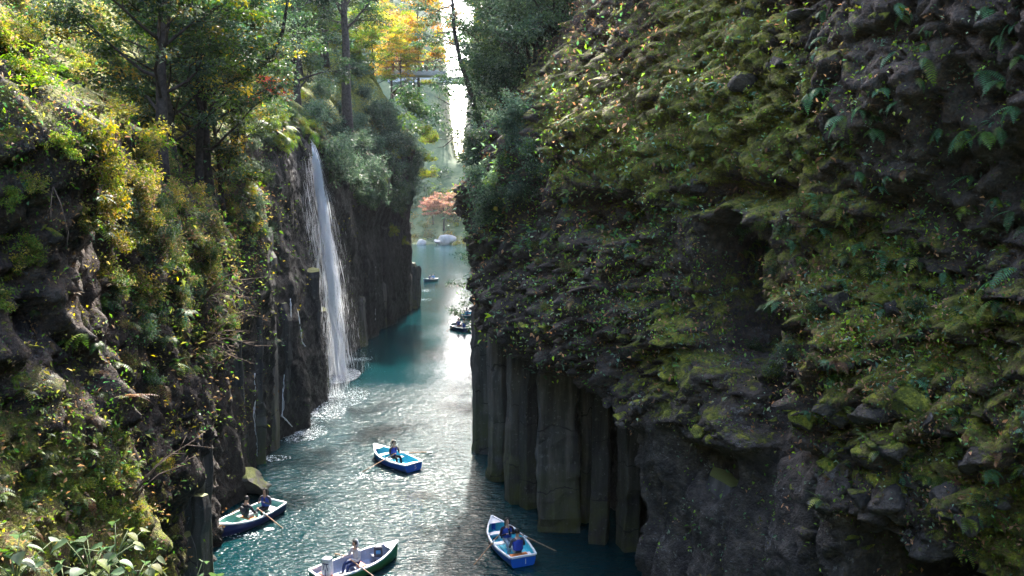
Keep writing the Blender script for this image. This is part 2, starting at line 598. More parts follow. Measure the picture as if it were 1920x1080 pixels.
def right_disp(S, Z, X0, Y0):
    a = (38.0 - Y0) / abs(R_T.y)                                           # along-wall coordinate of rw()
    P = np.stack([X0, Y0, Z], 1)
    w1 = fbm(P * 0.33, 3, 3) * 0.35; w2 = fbm(P * 0.4 + 9, 3, 5) * 0.3      # wobble of the painted outlines
    aa, zz = a + w1 * 0.7, Z + w2 * 0.7
    D = np.full(a.shape, FR)
    lean = np.interp(a, [-190, -60, -25, -6, 2, 8, 14, 20, 27, 40], [0.2, 0.2, 0.3, 0.62, 0.54, 0.36, 0.24, 0.14, 0.06, 0.05])
    D -= lean * np.maximum(Z - 12.5, 0) ** 1.12
    far = sstep(5, -1, a)
    D -= sstep(7, -1, a) * np.interp(Z, [5, 8, 11, 14], [2.3, 2.05, 1.2, 0.5])
    cave = sstep(-0.08, 0.5, poly_sd(aa, zz, R_CAVE))
    niche = sstep(-0.02, 0.5, poly_sd(aa, zz, R_NICHE))
    face = sstep(-0.3, 0.6, poly_sd(aa, zz, R_FACE))
    n1 = sstep(-0.1, 0.45, poly_sd(aa, zz, R_NOTCH1)); n2 = sstep(-0.1, 0.35, poly_sd(aa, zz, R_NOTCH2))
    low = sstep(-0.05, 0.5, poly_sd(aa, zz, R_LOWCAVE)); slot = sstep(-0.1, 0.4, poly_sd(aa, zz, R_SLOT))
    rub = sstep(-0.8, 1.0, poly_sd(aa, zz, R_RUBBLE))
    lump = sstep(-0.4, 0.6, poly_sd(aa, zz, R_LUMPS))
    mossy = sstep(-0.6, 1.2, poly_sd(aa, zz, R_MOSSY))
    lowf = sstep(-0.2, 0.4, poly_sd(aa, zz, R_LOWFACE))
    smooth = np.clip(cave + niche * 0.8 + face * 0.8 + lowf * 0.75 + low, 0, 1)
    # bulges: the mossy brow, the lip over the cave, the rubble brow
    D += 0.65 * np.exp(-((Z - 15.2 + 0.05 * a) / 1.5) ** 2) * sstep(6, 10, a) * sstep(24, 18, a)
    D += 1.15 * np.exp(-((Z - 8.6) / 1.9) ** 2) * sstep(8.5, 12.5, a) * sstep(18, 14, a)
    D += rub * 0.55 - sstep(22, 30, a) * 0.3
    D += 0.75 * fbm(P * np.array((0.20, 0.20, 0.26)), 3, 21)
    # vertical ribs on the upper far part
    rib = np.abs(((a * 0.78 + 0.35 * fbm(P * 0.25, 2, 40)) % 1.0) - 0.5) * 2
    D += (0.55 * rib - 0.2) * sstep(10.5, 13.5, Z) * sstep(15, 10, a) 
    # stepped ledges: each band swells outwards as it rises, then breaks back to a mossy shelf
    lw = Z / 2.3 + 0.9 * fbm(P * np.array((0.22, 0.22, 0.1)), 3, 45)
    lt_ = lw - np.floor(lw)
    lam = np.clip(0.35 + 0.8 * fbm(P * 0.3, 2, 46), 0, 1)
    D += (0.75 * lt_ ** 1.6 * sstep(1.0, 0.93, lt_) - 0.25) * lam * (1 - cave) * (1 - niche) * (1 - 0.9 * lowf) * (1 - 0.7 * face) * sstep(-3, 2, a)
    # fractured blocks
    q = P + 0.25 * np.stack([fbm(P * 1.1, 2, 60), fbm(P * 1.1, 2, 61), fbm(P * 1.1, 2, 62)], 1)
    F1, F2, cid, off = worley(q * np.array((0.95, 0.95, 1.25)), 5)
    blk = (cid - 0.5) * 0.42 + off[:, 2] * 0.26 + off[:, 1] * 0.2 - 0.24 * np.exp(-(F2 - F1) / 0.07)
    G1, G2, gid, goff = worley(q * np.array((2.5, 2.5, 3.1)), 8)
    sml = (gid - 0.5) * 0.16 + goff[:, 2] * 0.16 - 0.12 * np.exp(-(G2 - G1) / 0.08)
    H1, H2, hid, hoff = worley(q * np.array((5.6, 5.6, 6.8)), 18)
    tiny = (0.5 - H1) * 0.11 + (hid - 0.5) * 0.05
    rough = 1 - smooth
    D += blk * (0.75 + 0.6 * rub + 0.45 * lump) * (0.2 + 0.8 * rough) * (1 - 0.85 * lowf) + sml * (1.0 + 0.7 * rub + 1.5 * lump) * (0.2 + 0.8 * rough) * (1 - 0.8 * lowf) + tiny * (0.5 + 0.9 * lump + 0.5 * rub + 0.9 * mossy) * rough
    cush = (0.55 - F1) * 0.5 + (0.5 - G1) * 0.28
    D += cush * mossy * 0.8
    D += 0.10 * fbm(P * 1.7, 4, 77) * (0.35 + 0.65 * rough) + 0.045 * fbm(P * 5.5, 3, 78)
    # columns worked into the recessed rock and the lower front face
    ca = a / 1.35 + 0.1 * vnoise(np.stack([a * 0.3, Z * 0.15, a * 0], 1), 90)
    ci = np.floor(ca); cf = ca - ci
    crand = _hash(ci.astype(np.int64), (ci * 0).astype(np.int64), (ci * 0).astype(np.int64), 33)
    colp = (crand - 0.5) * 0.5 + (cf - 0.5) * (crand - 0.5) * 0.7 - 0.3 * np.exp(-np.minimum(cf, 1 - cf) / 0.05)
    D += colp * (cave * 0.9 + lowf * 1.1)
    D -= cave * (1.6 + 2.6 * sstep(1, 5, a))
    D -= niche * 3.4 + face * 0.8 + n1 * 1.3 + n2 * 1.1 + low * 2.6 + slot * 0.9
    D -= lowf * 0.15
    jz = 0.12 * fbm(P * 0.9 + 50, 3, 91) * rough
    right_disp.masks = dict(cave=cave, niche=niche, smooth=smooth, lump=lump, rub=rub, mossy=mossy)
    return D, jz

zs_r = np.concatenate([np.arange(-1.5, 19.5, 0.08), np.arange(19.5, 30, 0.3)])
RV, RF, RINFO = sheet(R_PATH, lambda y: (0.8 if y < 2 else 0.3) if y < 8 else (0.066 if y < 24 else (0.075 if y < 43 else 0.9)), zs_r, -1, right_disp, 'cliff_right')

def paint(V, bench=None):
    px, py = project(V)
    wob = np.stack([fbm(V * 0.5, 3, 70), fbm(V * 0.5 + 31, 3, 71)], 1) * 34
    px = px + wob[:, 0]; py = py + wob[:, 1]
    inside = (V[:, 1] > 4)
    moss = np.where(inside, sample(MOSS, px, py), 0.4)
    wet = np.where(inside, sample(WET, px, py), 0.0)
    lit = np.where(inside, sample(LITTER, px, py), 0.3)
    return dict(moss=moss, wet=wet, litter=lit)

ra = paint(RV)
mk = right_disp.masks
ra['moss'] = ra['moss'] * (1 - 0.55 * mk['smooth'])
ra['litter'] = ra['litter'] * (1 - 0.8 * mk['smooth'])
ra['wet'] = np.minimum(ra['wet'], 0.3)
cliff_right = obj('cliff_right', mk_mesh('cliff_right', RV, RF, [M_ROCK], True, ra))
tag(cliff_right, 'dark overhanging gorge wall with moss and ferns above a cave of columns', kind='structure')

# left wall: near rock nose, vegetated slope, black wet wall by the waterfall, far headland
L_PATH = [(-12, -45), (-7.4, -4), (-6.9, 8), (-6.7, 13), (-8.4, 17), (-10.2, 23), (-12.2, 30), (-12.0, 40), (-11.7, 50.5), (-13.4, 54), (-13.2, 60), (-12.6, 72), (-10.9, 90), (-11.6, 94), (-17, 99), (-30, 106)]
def left_disp(S, Z, X0, Y0):
    P = np.stack([X0, Y0, Z], 1)
    y = Y0
    D = np.zeros_like(Z)
    ztop = np.interp(y, [-4, 8, 13, 17, 22, 30, 38, 46, 52, 54.5, 60, 68, 80, 90, 95, 106], [13.5, 13.3, 13.6, 13.5, 13.6, 14.6, 15.6, 16.4, 16.9, 16.8, 14.5, 14.5, 15.5, 18.5, 20, 20])
    back = np.interp(y, [-4, 12, 18, 26, 36, 50, 60, 80, 92, 106], [0.8, 0.8, 1.1, 1.3, 1.5, 1.3, 0.85, 0.8, 0.75, 1.0])
    w = 0.9 * fbm(P * 0.22, 3, 121)
    D -= back * np.maximum(Z - ztop + w, 0)
    low = sstep(0, 2, ztop - Z)
    # bank of the near left with its broad-leaved plants
    bank = sstep(5, 7, y) * sstep(13.4, 12.2, y)
    D += bank * np.interp(Z, [-2, 6.5, 8.0, 9.4, 10.3, 11, 20], [1.2, 1.15, 1.0, 0.75, 0.4, 0.1, 0])
    # rock nose above
    nose = np.exp(-((y - 12.4) / 1.5) ** 2)
    D += nose * np.interp(Z, [9, 10.5, 11.6, 12.6, 13.4, 14.5, 16], [0, 0.05, 0.35, 0.75, 0.85, 0.7, 0.3])
    # green bulge hanging over the lower columns
    bul = sstep(15, 20, y) * sstep(39.5, 35, y)
    edge = np.interp(y, [15, 22, 26, 31, 36], [5.2, 5.0, 5.6, 6.8, 7.6]) + 0.8 * fbm(P * 0.5, 2, 122)
    D += bul * (0.95 * sstep(-0.6, 0.9, Z - edge) * sstep(8.5, 5.0, Z - edge) + 0.35 * low)
    # buttress that carries the waterfall and the gully beside it
    D += np.exp(-((y - 48.5) / 3.2) ** 2) * np.interp(Z, [0, 6, 11, 16.5], [0.5, 0.3, -0.5, -2.3])
    D -= 0.9 * np.exp(-((y - 53.6) / 1.6) ** 2)
    D += 0.5 * np.exp(-((y - 43) / 1.6) ** 2) * sstep(12, 7, Z)
    D += 0.8 * fbm(P * np.array((0.16, 0.16, 0.13)), 3, 123) * (0.4 + 0.6 * sstep(6, 12, Z))
    wetw = sstep(29, 33, y) * low
    q = P + 0.25 * np.stack([fbm(P * 1.0, 2, 160), fbm(P * 1.0, 2, 161), fbm(P * 1.0, 2, 162)], 1)
    F1, F2, cid, off = worley(q * np.array((0.8, 0.8, 0.55)), 105)
    blk = (cid - 0.5) * 0.5 + off[:, 2] * 0.2 + off[:, 1] * 0.2 - 0.22 * np.exp(-(F2 - F1) / 0.07)
    G1, G2, gid, goff = worley(q * np.array((2.3, 2.3, 2.2)), 108)
    sml = (gid - 0.5) * 0.18 + goff[:, 2] * 0.12 - 0.12 * np.exp(-(G2 - G1) / 0.08)
    D += blk * 0.7 * (1 - 0.8 * wetw) + sml * 0.8 * (1 - 0.75 * wetw)
    # upright columns of the wet wall
    per = np.interp(y, [20, 40, 60, 90], [1.5, 1.7, 2.3, 2.6])
    ca = y / per + 0.12 * vnoise(np.stack([y * 0.3, Z * 0.12, y * 0], 1), 190)
    ci = np.floor(ca); cf = ca - ci
    cr = _hash(ci.astype(np.int64), (ci * 0).astype(np.int64), (ci * 0).astype(np.int64), 133)
    colp = (cr - 0.5) * 0.75 + (cf - 0.5) * 0.5 - 0.35 * np.exp(-np.minimum(cf, 1 - cf) / 0.06)
    colm = sstep(21, 25, y) * sstep(0.5, 3.0, ztop - Z - 2) * (1 - 0.7 * bul * sstep(-0.3, 0.5, Z - edge))
    D += colp * colm * 0.9
    D += 0.1 * fbm(P * 1.5, 4, 177) + 0.05 * fbm(P * 5, 3, 178)
    jz = 0.1 * fbm(P * 0.9 + 50, 3, 191)
    return D, jz
zs_l = np.concatenate([np.arange(-1.5, 18.5, 0.11), np.arange(18.5, 34, 0.28)])
LV, LF, LINFO = sheet(L_PATH, lambda y: (0.8 if y < 0 else 0.3) if y < 4.5 else (0.075 if y < 30 else (0.11 if y < 56 else 0.2)), zs_l, 1, left_disp, 'cliff_left')
la = paint(LV)
la['moss'] = la['moss'] * (1 - 0.5 * la['wet']) + 0.45 * sstep(15, 18, LV[:, 2]) * sstep(12, 20, LV[:, 1])
cliff_left = obj('cliff_left', mk_mesh('cliff_left', LV, LF, [M_ROCK], True, la))
tag(cliff_left, 'left gorge wall with green slopes and black wet rock under the waterfall', kind='structure')

BV = BVHTree.FromPolygons(np.concatenate([RV, LV]).tolist(), np.concatenate([RF, LF + len(RV)]).tolist(), all_triangles=False)
NRF = len(RF)
def cast(px, py, off=(0, 0, 0)):
    d = ray(px, py).normalized()
    o = Vector((off[0], off[1], CAM_H + off[2]))
    h = BV.ray_cast(o, d, 400)
    if h[0] is None:
        return None
    n = h[1]
    if n.dot(d) > 0:
        n = -n
    return h[0], n, h[2] < NRF

# river, its bed, the far bank and hill
def water_material():
    m, nt, bs, out = new_mat('river_water')
    N = NT(nt)
    geo = N.n('ShaderNodeNewGeometry')
    pos = geo.outputs['Position']
    bs.inputs['Base Color'].default_value = (0.0005, 0.022, 0.026, 1)
    bs.inputs['Roughness'].default_value = 0.10
    bs.inputs['IOR'].default_value = 1.33
    bs.inputs['Specular IOR Level'].default_value = 0.19
    w1 = N.noise(N.scalevec(pos, (1.0, 1.9, 1)), 1.5, 3, 0.5, 0.5)
    w2 = N.noise(N.scalevec(pos, (1.0, 1.9, 1)), 4.4, 3, 0.55, 0.7)
    w3 = N.noise(N.scalevec(pos, (1, .6, 1)), 0.22, 3)
    h = N.math('ADD', N.math('MULTIPLY', w1, 0.55), N.math('MULTIPLY', w2, 0.42))
    h = N.math('MULTIPLY', h, N.math('ADD', 0.15, N.math('MULTIPLY', w3, 1.5)))
    sp = N.n('ShaderNodeSeparateXYZ'); N.l(pos, sp.inputs[0])
    mr = N.n('ShaderNodeMapRange'); mr.interpolation_type = 'SMOOTHSTEP'
    N.l(sp.outputs[1], mr.inputs[0])
    for i_, v_ in ((1, 37.0), (2, 62.0), (3, 1.0), (4, 0.16)):
        mr.inputs[i_].default_value = v_
    h = N.math('MULTIPLY', h, mr.outputs[0])
    b = N.n('ShaderNodeBump'); b.inputs['Strength'].default_value = 1.0; b.inputs['Distance'].default_value = 0.17
    N.l(h, b.inputs['Height']); N.l(b.outputs[0], bs.inputs['Normal'])
    return m
M_WATER = water_material()
river = obj('river', mk_mesh('river', [(-70, -44, 0), (60, -44, 0), (60, 260, 0), (-70, 260, 0)], [(0, 1, 2, 3)], [M_WATER]))
tag(river, 'dark teal river with glittering ripples', kind='structure')
M_BED = plain('river_bed', (0.05, 0.055, 0.045), 0.9, 0.2)
ground = obj('ground', mk_mesh('ground', [(-185, -56, -2), (185, -56, -2), (185, 356, -2), (-185, 356, -2)], [(0, 1, 2, 3)], [M_BED]))
tag(ground, 'ground under the river and hills', kind='structure')

def hill_z(x, y):
    P = np.stack([x * 0.02, y * 0.02, x * 0], 1)
    z = -1.5 + np.interp(y, [200, 212, 222, 240, 262, 290, 345], [-1, 0.6, 3.2, 14, 38, 68, 108])
    z = z + 7 * fbm(P, 4, 300) * sstep(215, 240, y) + 0.8 * fbm(P * 8, 3, 301) * sstep(212, 222, y)
    z = z + sstep(-30, -70, x) * 10 * sstep(215, 262, y) + sstep(20, 60, x) * 6 * sstep(215, 262, y)
    u = x / y
    z = z - np.maximum(z - 23, 0) * np.exp(-((u + 0.066) / 0.017) ** 2)
    return z
hx, hy = np.meshgrid(np.linspace(-150, 150, 120), np.linspace(202, 345, 70), indexing='ij')
HZ = hill_z(hx.ravel(), hy.ravel())
HV = np.stack([hx.ravel(), hy.ravel(), HZ], 1)
ii = (np.arange(119)[:, None] * 70 + np.arange(69)[None, :]).ravel()
def hill_material():
    m, nt, bs, out = new_mat('hill_turf')
    N = NT(nt)
    pos = N.n('ShaderNodeNewGeometry').outputs['Position']
    c = N.ramp(N.noise(pos, 0.35, 6, 0.65), [(0.3, (0.02, 0.04, 0.015)), (0.5, (0.045, 0.07, 0.025)), (0.72, (0.11, 0.12, 0.05))])
    N.l(c, bs.inputs['Base Color']); bs.inputs['Roughness'].default_value = 0.95
    return m
hill = obj('far_hill', mk_mesh('far_hill', HV, np.stack([ii, ii + 70, ii + 71, ii + 1], 1), [hill_material()], True))
tag(hill, 'pale hazy slope behind the far end of the gorge', kind='structure')

# unseen wall added behind the viewpoint to hold back low sky light
bx, bz = np.meshgrid(np.linspace(-45, 45, 60), np.linspace(-1.5, 34, 40), indexing='ij')
BP = np.stack([bx.ravel(), bx.ravel() * 0, bz.ravel()], 1)
BVV = np.stack([bx.ravel(), -34 - 0.35 * bz.ravel() + 2.5 * fbm(BP * 0.12, 4, 411) + 8 * (np.abs(bx.ravel()) / 45) ** 2, bz.ravel()], 1)
ib = (np.arange(59)[:, None] * 40 + np.arange(39)[None, :]).ravel()
bend = obj('added_rear_wall', mk_mesh('added_rear_wall', BVV, np.stack([ib, ib + 1, ib + 41, ib + 40], 1), [M_ROCK], True, dict(moss=np.full(len(BVV), .7), wet=np.zeros(len(BVV)), litter=np.full(len(BVV), .3))))
tag(bend, 'unseen mossy wall added behind the viewpoint to cut low sky light', kind='structure')

# basalt columns standing free of the recessed rock, each a piece of its wall
def column_mesh(name, r, h, seed, nside=6, rows=None, top_tilt=0.3):
    rg = random.Random(seed)
    rows = rows or max(8, int(h / 0.3))
    ang = sorted([(k + rg.uniform(-0.22, 0.22)) * 2 * math.pi / nside for k in range(nside)])
    cor = [Vector((math.cos(a), math.sin(a), 0)) * rg.uniform(0.85, 1.12) for a in ang]
    ring = []
    for k in range(nside):
        a, b = cor[k], cor[(k + 1) % nside]
        for t in (0.06, 0.36, 0.66, 0.94):
            ring.append(a.lerp(b, t))
    n = len(ring)
    V = []; F = []
    lx, ly = rg.uniform(-.02, .02), rg.uniform(-.02, .02)
    jump = Vector((0, 0, 0))
    tx, ty = rg.uniform(-top_tilt, top_tilt), rg.uniform(-top_tilt, top_tilt)
    for j in range(rows + 1):
        z = -1.2 + (h + 1.2) * j / rows
        if rg.random() < 0.16:
            jump = Vector((rg.uniform(-.09, .09), rg.uniform(-.09, .09), 0))
        sc = r * (1.0 - 0.05 * j / rows) * (0.93 if rg.random() < 0.12 else 1.0)
        if j == rows: sc *= 0.86
        for p in ring:
            q = p * sc + jump * 1.0 + Vector((lx * z, ly * z, 0))
            zz = z
            if j >= rows - 1:
                zz += tx * p.x * r + ty * p.y * r
            V.append((q.x, q.y, zz))
    for j in range(rows):
        for k in range(n):
            a = j * n + k; b = j * n + (k + 1) % n
            F.append((a, b, b + n, a + n))
    V.append((jump.x + lx * h, jump.y + ly * h, h + 0.05 * r))
    c = len(V) - 1
    T = [((rows) * n + k, rows * n + (k + 1) % n, c) for k in range(n)]
    VA = np.array(V)
    VA[:, :2] += 0.10 * r * np.stack([fbm(VA * np.array((1.1, 1.1, .7)) + seed, 4, seed), fbm(VA * np.array((1.1, 1.1, .7)) + seed + 40, 4, seed + 3)], 1)
    me = bpy.data.meshes.new(name)
    me.from_pydata(VA.tolist(), [], F + T)
    me.materials.append(M_COL)
    me.update()
    return me

def add_column(px0, px1, pybot, ztop, parent, seed, push=0.0):
    p0 = on_plane_z(px0, pybot); p1 = on_plane_z(px1, pybot)
    c = (p0 + p1) / 2
    r = (p1 - p0).length / 2 * 1.04
    away = Vector((c.x, c.y, 0)).normalized()
    c = c + away * (r * 0.85 + push)
    return obj('basalt_column', column_mesh('basalt_column', r, ztop, seed), parent, loc=(c.x, c.y, 0), rot=(0, 0, seed * 1.7))

# right side, far to near: broad irregular faces, the inner ones standing back in the hollow
for k, (a, b, yb, zt, ps, ns_) in enumerate([(887, 918, 850, 7.2, 0.0, 5), (912, 958, 905, 7.0, 0.05, 6), (944, 1004, 945, 6.8, 0.0, 5), (1000, 1092, 1004, 6.6, 0.0, 4), (1086, 1112, 1012, 6.9, 1.5, 5), (1100, 1146, 1050, 6.6, 1.2, 4),
                                    (1150, 1208, 1085, 6.3, 1.9, 4), (896, 925, 860, 7.4, 0.6, 5), (975, 1012, 965, 6.2, 0.5, 4)]):
    p0 = on_plane_z(a, yb); p1 = on_plane_z(b, yb)
    c = (p0 + p1) / 2; r = (p1 - p0).length / 2 * 1.1
    c = c + Vector((c.x, c.y, 0)).normalized() * (r * 0.85 + ps)
    obj('basalt_column', column_mesh('basalt_column', r, zt, 11 + k, ns_), cliff_right, loc=(c.x, c.y, 0), rot=(0, 0, (0.5, 1.9, 0.2, 0.55, 1.0, 2.2, 0.75, 0.1, 1.2)[k]))
for k, (px, zt, r, dd) in enumerate([(1262, 7.0, 0.72, 0.28), (1336, 6.0, 0.66, 0.22), (1404, 5.6, 0.8, 0.2), (1482, 6.0, 0.7, 0.18)]):
    a, z = rw(px, 900, FR)
    p = R_O + R_T * a + R_N * (FR - 0.15 - r + dd)
    obj('basalt_column', column_mesh('basalt_column', r, zt, 40 + k, 4 + k % 2), cliff_right, loc=(p.x, p.y, 0), rot=(0, 0, k * 2.1))
# left side below the green bulge, along the wet wall, and the stub headland far off
for k, (px, py, Y, r, zt) in enumerate([(345, 900, 23.6, 0.55, 6.4), (322, 900, 23.0, 0.5, 6.9), (362, 1000, 23.4, 0.42, 3.6), (300, 900, 22.0, 0.55, 6.0), (335, 1000, 22.6, 0.45, 2.6), (368, 900, 25.4, 0.5, 5.3)]):
    p = at_depth(px, py, Y)
    obj('basalt_column', column_mesh('basalt_column', r, zt, 60 + k), cliff_left, loc=(p.x, p.y, 0), rot=(0, 0, k * 1.3))
for k, (px, Y, r, zt) in enumerate([(402, 33, 0.7, 7.5), (430, 34.5, 0.6, 8.5), (470, 37.0, 0.65, 9.5), (500, 39.0, 0.6, 11.0), (520, 41.5, 0.7, 7.2), (541, 43, 0.5, 5.2), (448, 35.5, 0.4, 3.2), (600, 50.6, 0.7, 5.5), (585, 48.3, 0.6, 8.2)]):
    p = at_depth(px, 700, Y)
    obj('basalt_column', column_mesh('basalt_column', r, zt, 80 + k), cliff_left, loc=(p.x, p.y, 0), rot=(0, 0, k * 1.9))
for k, (px, Y, r, zt) in enumerate([(708, 77, 0.9, 4.6), (722, 80, 1.0, 4.8), (735, 83, 0.9, 5.6), (748, 86, 1.0, 5.2), (760, 88.5, 0.9, 5.6), (772, 90.5, 0.9, 5.2), (779, 92, 0.75, 4.6), (752, 90, 0.9, 6.6), (765, 93, 0.9, 5.9), (690, 72, 0.9, 5.0), (672, 67, 0.9, 4.2)]):
    p = at_depth(px, 600, Y)
    obj('basalt_column', column_mesh('basalt_column', r, zt, 100 + k), cliff_left, loc=(p.x, p.y, 0), rot=(0, 0, k * 1.1))

# stones bedded in the walls
def stone_mesh(seed, squash=(1, 1, 1), sub=2):
    rg = np.random.default_rng(seed)
    bm = bmesh.new()
    bmesh.ops.create_icosphere(bm, subdivisions=sub, radius=1.0)
    V = np.array([v.co[:] for v in bm.verts])
    pl = rg.normal(size=(14, 3)); pl /= np.linalg.norm(pl, axis=1)[:, None]
    dist = rg.uniform(0.36, 0.78, 14)
    for _ in range(2):
        for n_, d_ in zip(pl, dist):
            over = V @ n_ - d_
            V -= np.maximum(over, 0)[:, None] * n_ * 1.0
    V += 0.06 * np.stack([fbm(V * 2 + seed, 3, seed), fbm(V * 2 + 9 + seed, 3, seed + 1), fbm(V * 2 + 19 + seed, 3, seed + 2)], 1)
    V *= np.array(squash)
    F = [[v.index for v in f.verts] for f in bm.faces]
    bm.free()
    return mk_mesh('stone', V, F, [M_STONE], True)
STONES = [stone_mesh(500 + k, (1, 0.8 + 0.05 * k, 0.62 + 0.04 * k), 3) for k in range(8)]
def scatter_stones(poly, n, rmin, rmax, parent, seed):
    rg = random.Random(seed)
    xs = [p[0] for p in poly]; ys = [p[1] for p in poly]
    k = 0; tries = 0
    while k < n and tries < n * 30:
        tries += 1
        x, y = rg.uniform(min(xs), max(xs)), rg.uniform(min(ys), max(ys))
        if poly_sd(np.array([x]), np.array([y]), poly)[0] < 0:
            continue
        h = cast(x, y, (rg.uniform(-1, 1), 0, rg.uniform(-1, 1)))
        if h is None:
            continue
        r = rg.uniform(rmin, rmax) * rg.choice((0.7, 1, 1, 1.25))
        p = h[0] - h[1] * r * 0.62
        obj('stone', rg.choice(STONES), parent, loc=p, rot=(rg.uniform(-.5, .5), rg.uniform(-.5, .5), rg.uniform(0, 6.3)), scale=(r, r, r * rg.uniform(.8, 1.1)))
        k += 1
scatter_stones([(1480, 640), (1600, 560), (1900, 620), (1920, 1070), (1810, 1050), (1720, 1010), (1590, 960), (1510, 840)], 80, 0.18, 0.4, cliff_right, 1)
scatter_stones([(1500, 800), (1590, 965), (1720, 1010), (1810, 1040), (1900, 1070), (1850, 960), (1650, 860), (1560, 780)], 44, 0.18, 0.4, cliff_right, 2)
scatter_stones([(1010, 520), (1090, 480), (1230, 520), (1250, 700), (1230, 790), (1130, 738), (1010, 680)], 70, 0.14, 0.3, cliff_right, 3)
scatter_stones([(1440, 0), (1560, 0), (1560, 120), (1480, 200), (1430, 130)], 18, 0.18, 0.36, cliff_right, 4)
scatter_stones([(1230, 340), (1480, 340), (1440, 440), (1280, 400)], 22, 0.15, 0.32, cliff_right, 5)
scatter_stones([(1215, 640), (1290, 640), (1400, 800), (1300, 800), (1215, 770)], 12, 0.15, 0.32, cliff_right, 6)
scatter_stones([(0, 720), (200, 720), (300, 900), (300, 1000), (0, 980)], 26, 0.09, 0.2, cliff_left, 7)
scatter_stones([(10, 220), (200, 200), (200, 460), (60, 640)], 12, 0.12, 0.25, cliff_left, 8)
# ---------------------------------------------------------------- foliage
DARK = [(0.018, 0.042, 0.02), (0.028, 0.058, 0.026), (0.042, 0.078, 0.028), (0.06, 0.095, 0.04)]
COOL = [(0.04, 0.07, 0.045), (0.06, 0.095, 0.055), (0.10, 0.13, 0.085), (0.035, 0.06, 0.04)]
GREEN = [(0.03, 0.065, 0.012), (0.05, 0.09, 0.018), (0.075, 0.12, 0.02), (0.035, 0.075, 0.03)]
LIME = [(0.11, 0.17, 0.02), (0.15, 0.20, 0.025), (0.08, 0.14, 0.02), (0.20, 0.24, 0.04)]
YELLOW = [(0.20, 0.175, 0.03), (0.30, 0.225, 0.04), (0.12, 0.12, 0.035), (0.17, 0.15, 0.045), (0.24, 0.15, 0.09)]
OLIVE = [(0.09, 0.10, 0.025), (0.13, 0.125, 0.03), (0.06, 0.075, 0.02), (0.17, 0.13, 0.05)]
GOLD = [(0.42, 0.27, 0.03), (0.48, 0.22, 0.03), (0.38, 0.30, 0.05), (0.30, 0.14, 0.03)]
ORANGE = [(0.45, 0.17, 0.03), (0.50, 0.24, 0.05), (0.34, 0.11, 0.03)]
RED = [(0.32, 0.06, 0.045), (0.26, 0.05, 0.04), (0.36, 0.11, 0.07)]
BROWN = [(0.10, 0.055, 0.03), (0.16, 0.085, 0.045), (0.07, 0.04, 0.025), (0.20, 0.12, 0.07)]
BLUEFERN = [(0.07, 0.18, 0.08), (0.09, 0.22, 0.13), (0.06, 0.16, 0.06)]

def unit(a):
    return a / np.maximum(np.linalg.norm(a, axis=1), 1e-9)[:, None]

def leaves(P, D, L, W, C, fold=0.25):
    """one folded four-cornered leaf per point: base P, pointing along D"""
    n = len(P)
    D = unit(D)
    rnd = rng.normal(size=(n, 3)); rnd[:, 2] += 0.0
    S = unit(np.cross(D, rnd + np.array((0, 0, 1.6))))
    Nn = np.cross(S, D)
    L = np.broadcast_to(L, n)[:, None]; W = np.broadcast_to(W, n)[:, None]
    a = P
    b = P + D * L * 0.45 + S * W * 0.5 + Nn * W * fold
    c = P + D * L - Nn * L * 0.12
    d = P + D * L * 0.45 - S * W * 0.5 + Nn * W * fold
    V = np.stack([a, b, c, d], 1).reshape(-1, 3)
    F = np.arange(4 * n).reshape(-1, 4)
    return V, F, np.repeat(C, 4, 0)

def pick(pal, n, jitter=0.25):
    pal = np.asarray(pal)
    c = pal[rng.integers(0, len(pal), n)]
    return np.clip(c * (1 + jitter * rng.normal(size=(n, 1))), 0.004, 0.9)

def clump_points(centres, radii, per, flat=0.55):
    k = len(centres)
    idx = np.repeat(np.arange(k), per)
    q = rng.normal(size=(k * per, 3))
    q = unit(q) * (rng.random((k * per, 1)) ** 0.45)
    q[:, 2] *= flat
    return centres[idx] + q * radii[idx][:, None], q, idx

def foliage_mesh(name, centres, radii, per, lsize, pal, droop=0.25, flat=0.55, mat=None, aspect=0.5):
    P, q, idx = clump_points(np.asarray(centres, float), np.asarray(radii, float), per, flat)
    n = len(P)
    D = q * 1.2 + rng.normal(size=(n, 3)) * 0.8
    D[:, 2] = D[:, 2] * 0.5 - droop
    L = lsize * rng.uniform(0.6, 1.3, n)
    shade = rng.uniform(0.7, 1.3, len(centres))[idx][:, None]
    C = np.where(rng.random((n, 1)) < 0.7, pick(pal, len(centres), 0)[idx], pick(pal, n, 0)) * (1 + 0.18 * rng.normal(size=(n, 1))).clip(.4, 1.8) * shade
    V, F, CC = leaves(P, D, L, L * aspect, C)
    return mk_mesh(name, V, F, [mat or M_LEAF], False, dict(col=CC))

def branch_path(p0, d, length, k=5, wob=0.12, up=0.15, rg=random):
    P = [Vector(p0)]
    d = Vector(d).normalized()
    for _ in range(k):
        d = (d + Vector((rg.gauss(0, wob), rg.gauss(0, wob), rg.gauss(0, wob) + up * 0.3))).normalized()
        P.append(P[-1] + d * length / k)
    return P

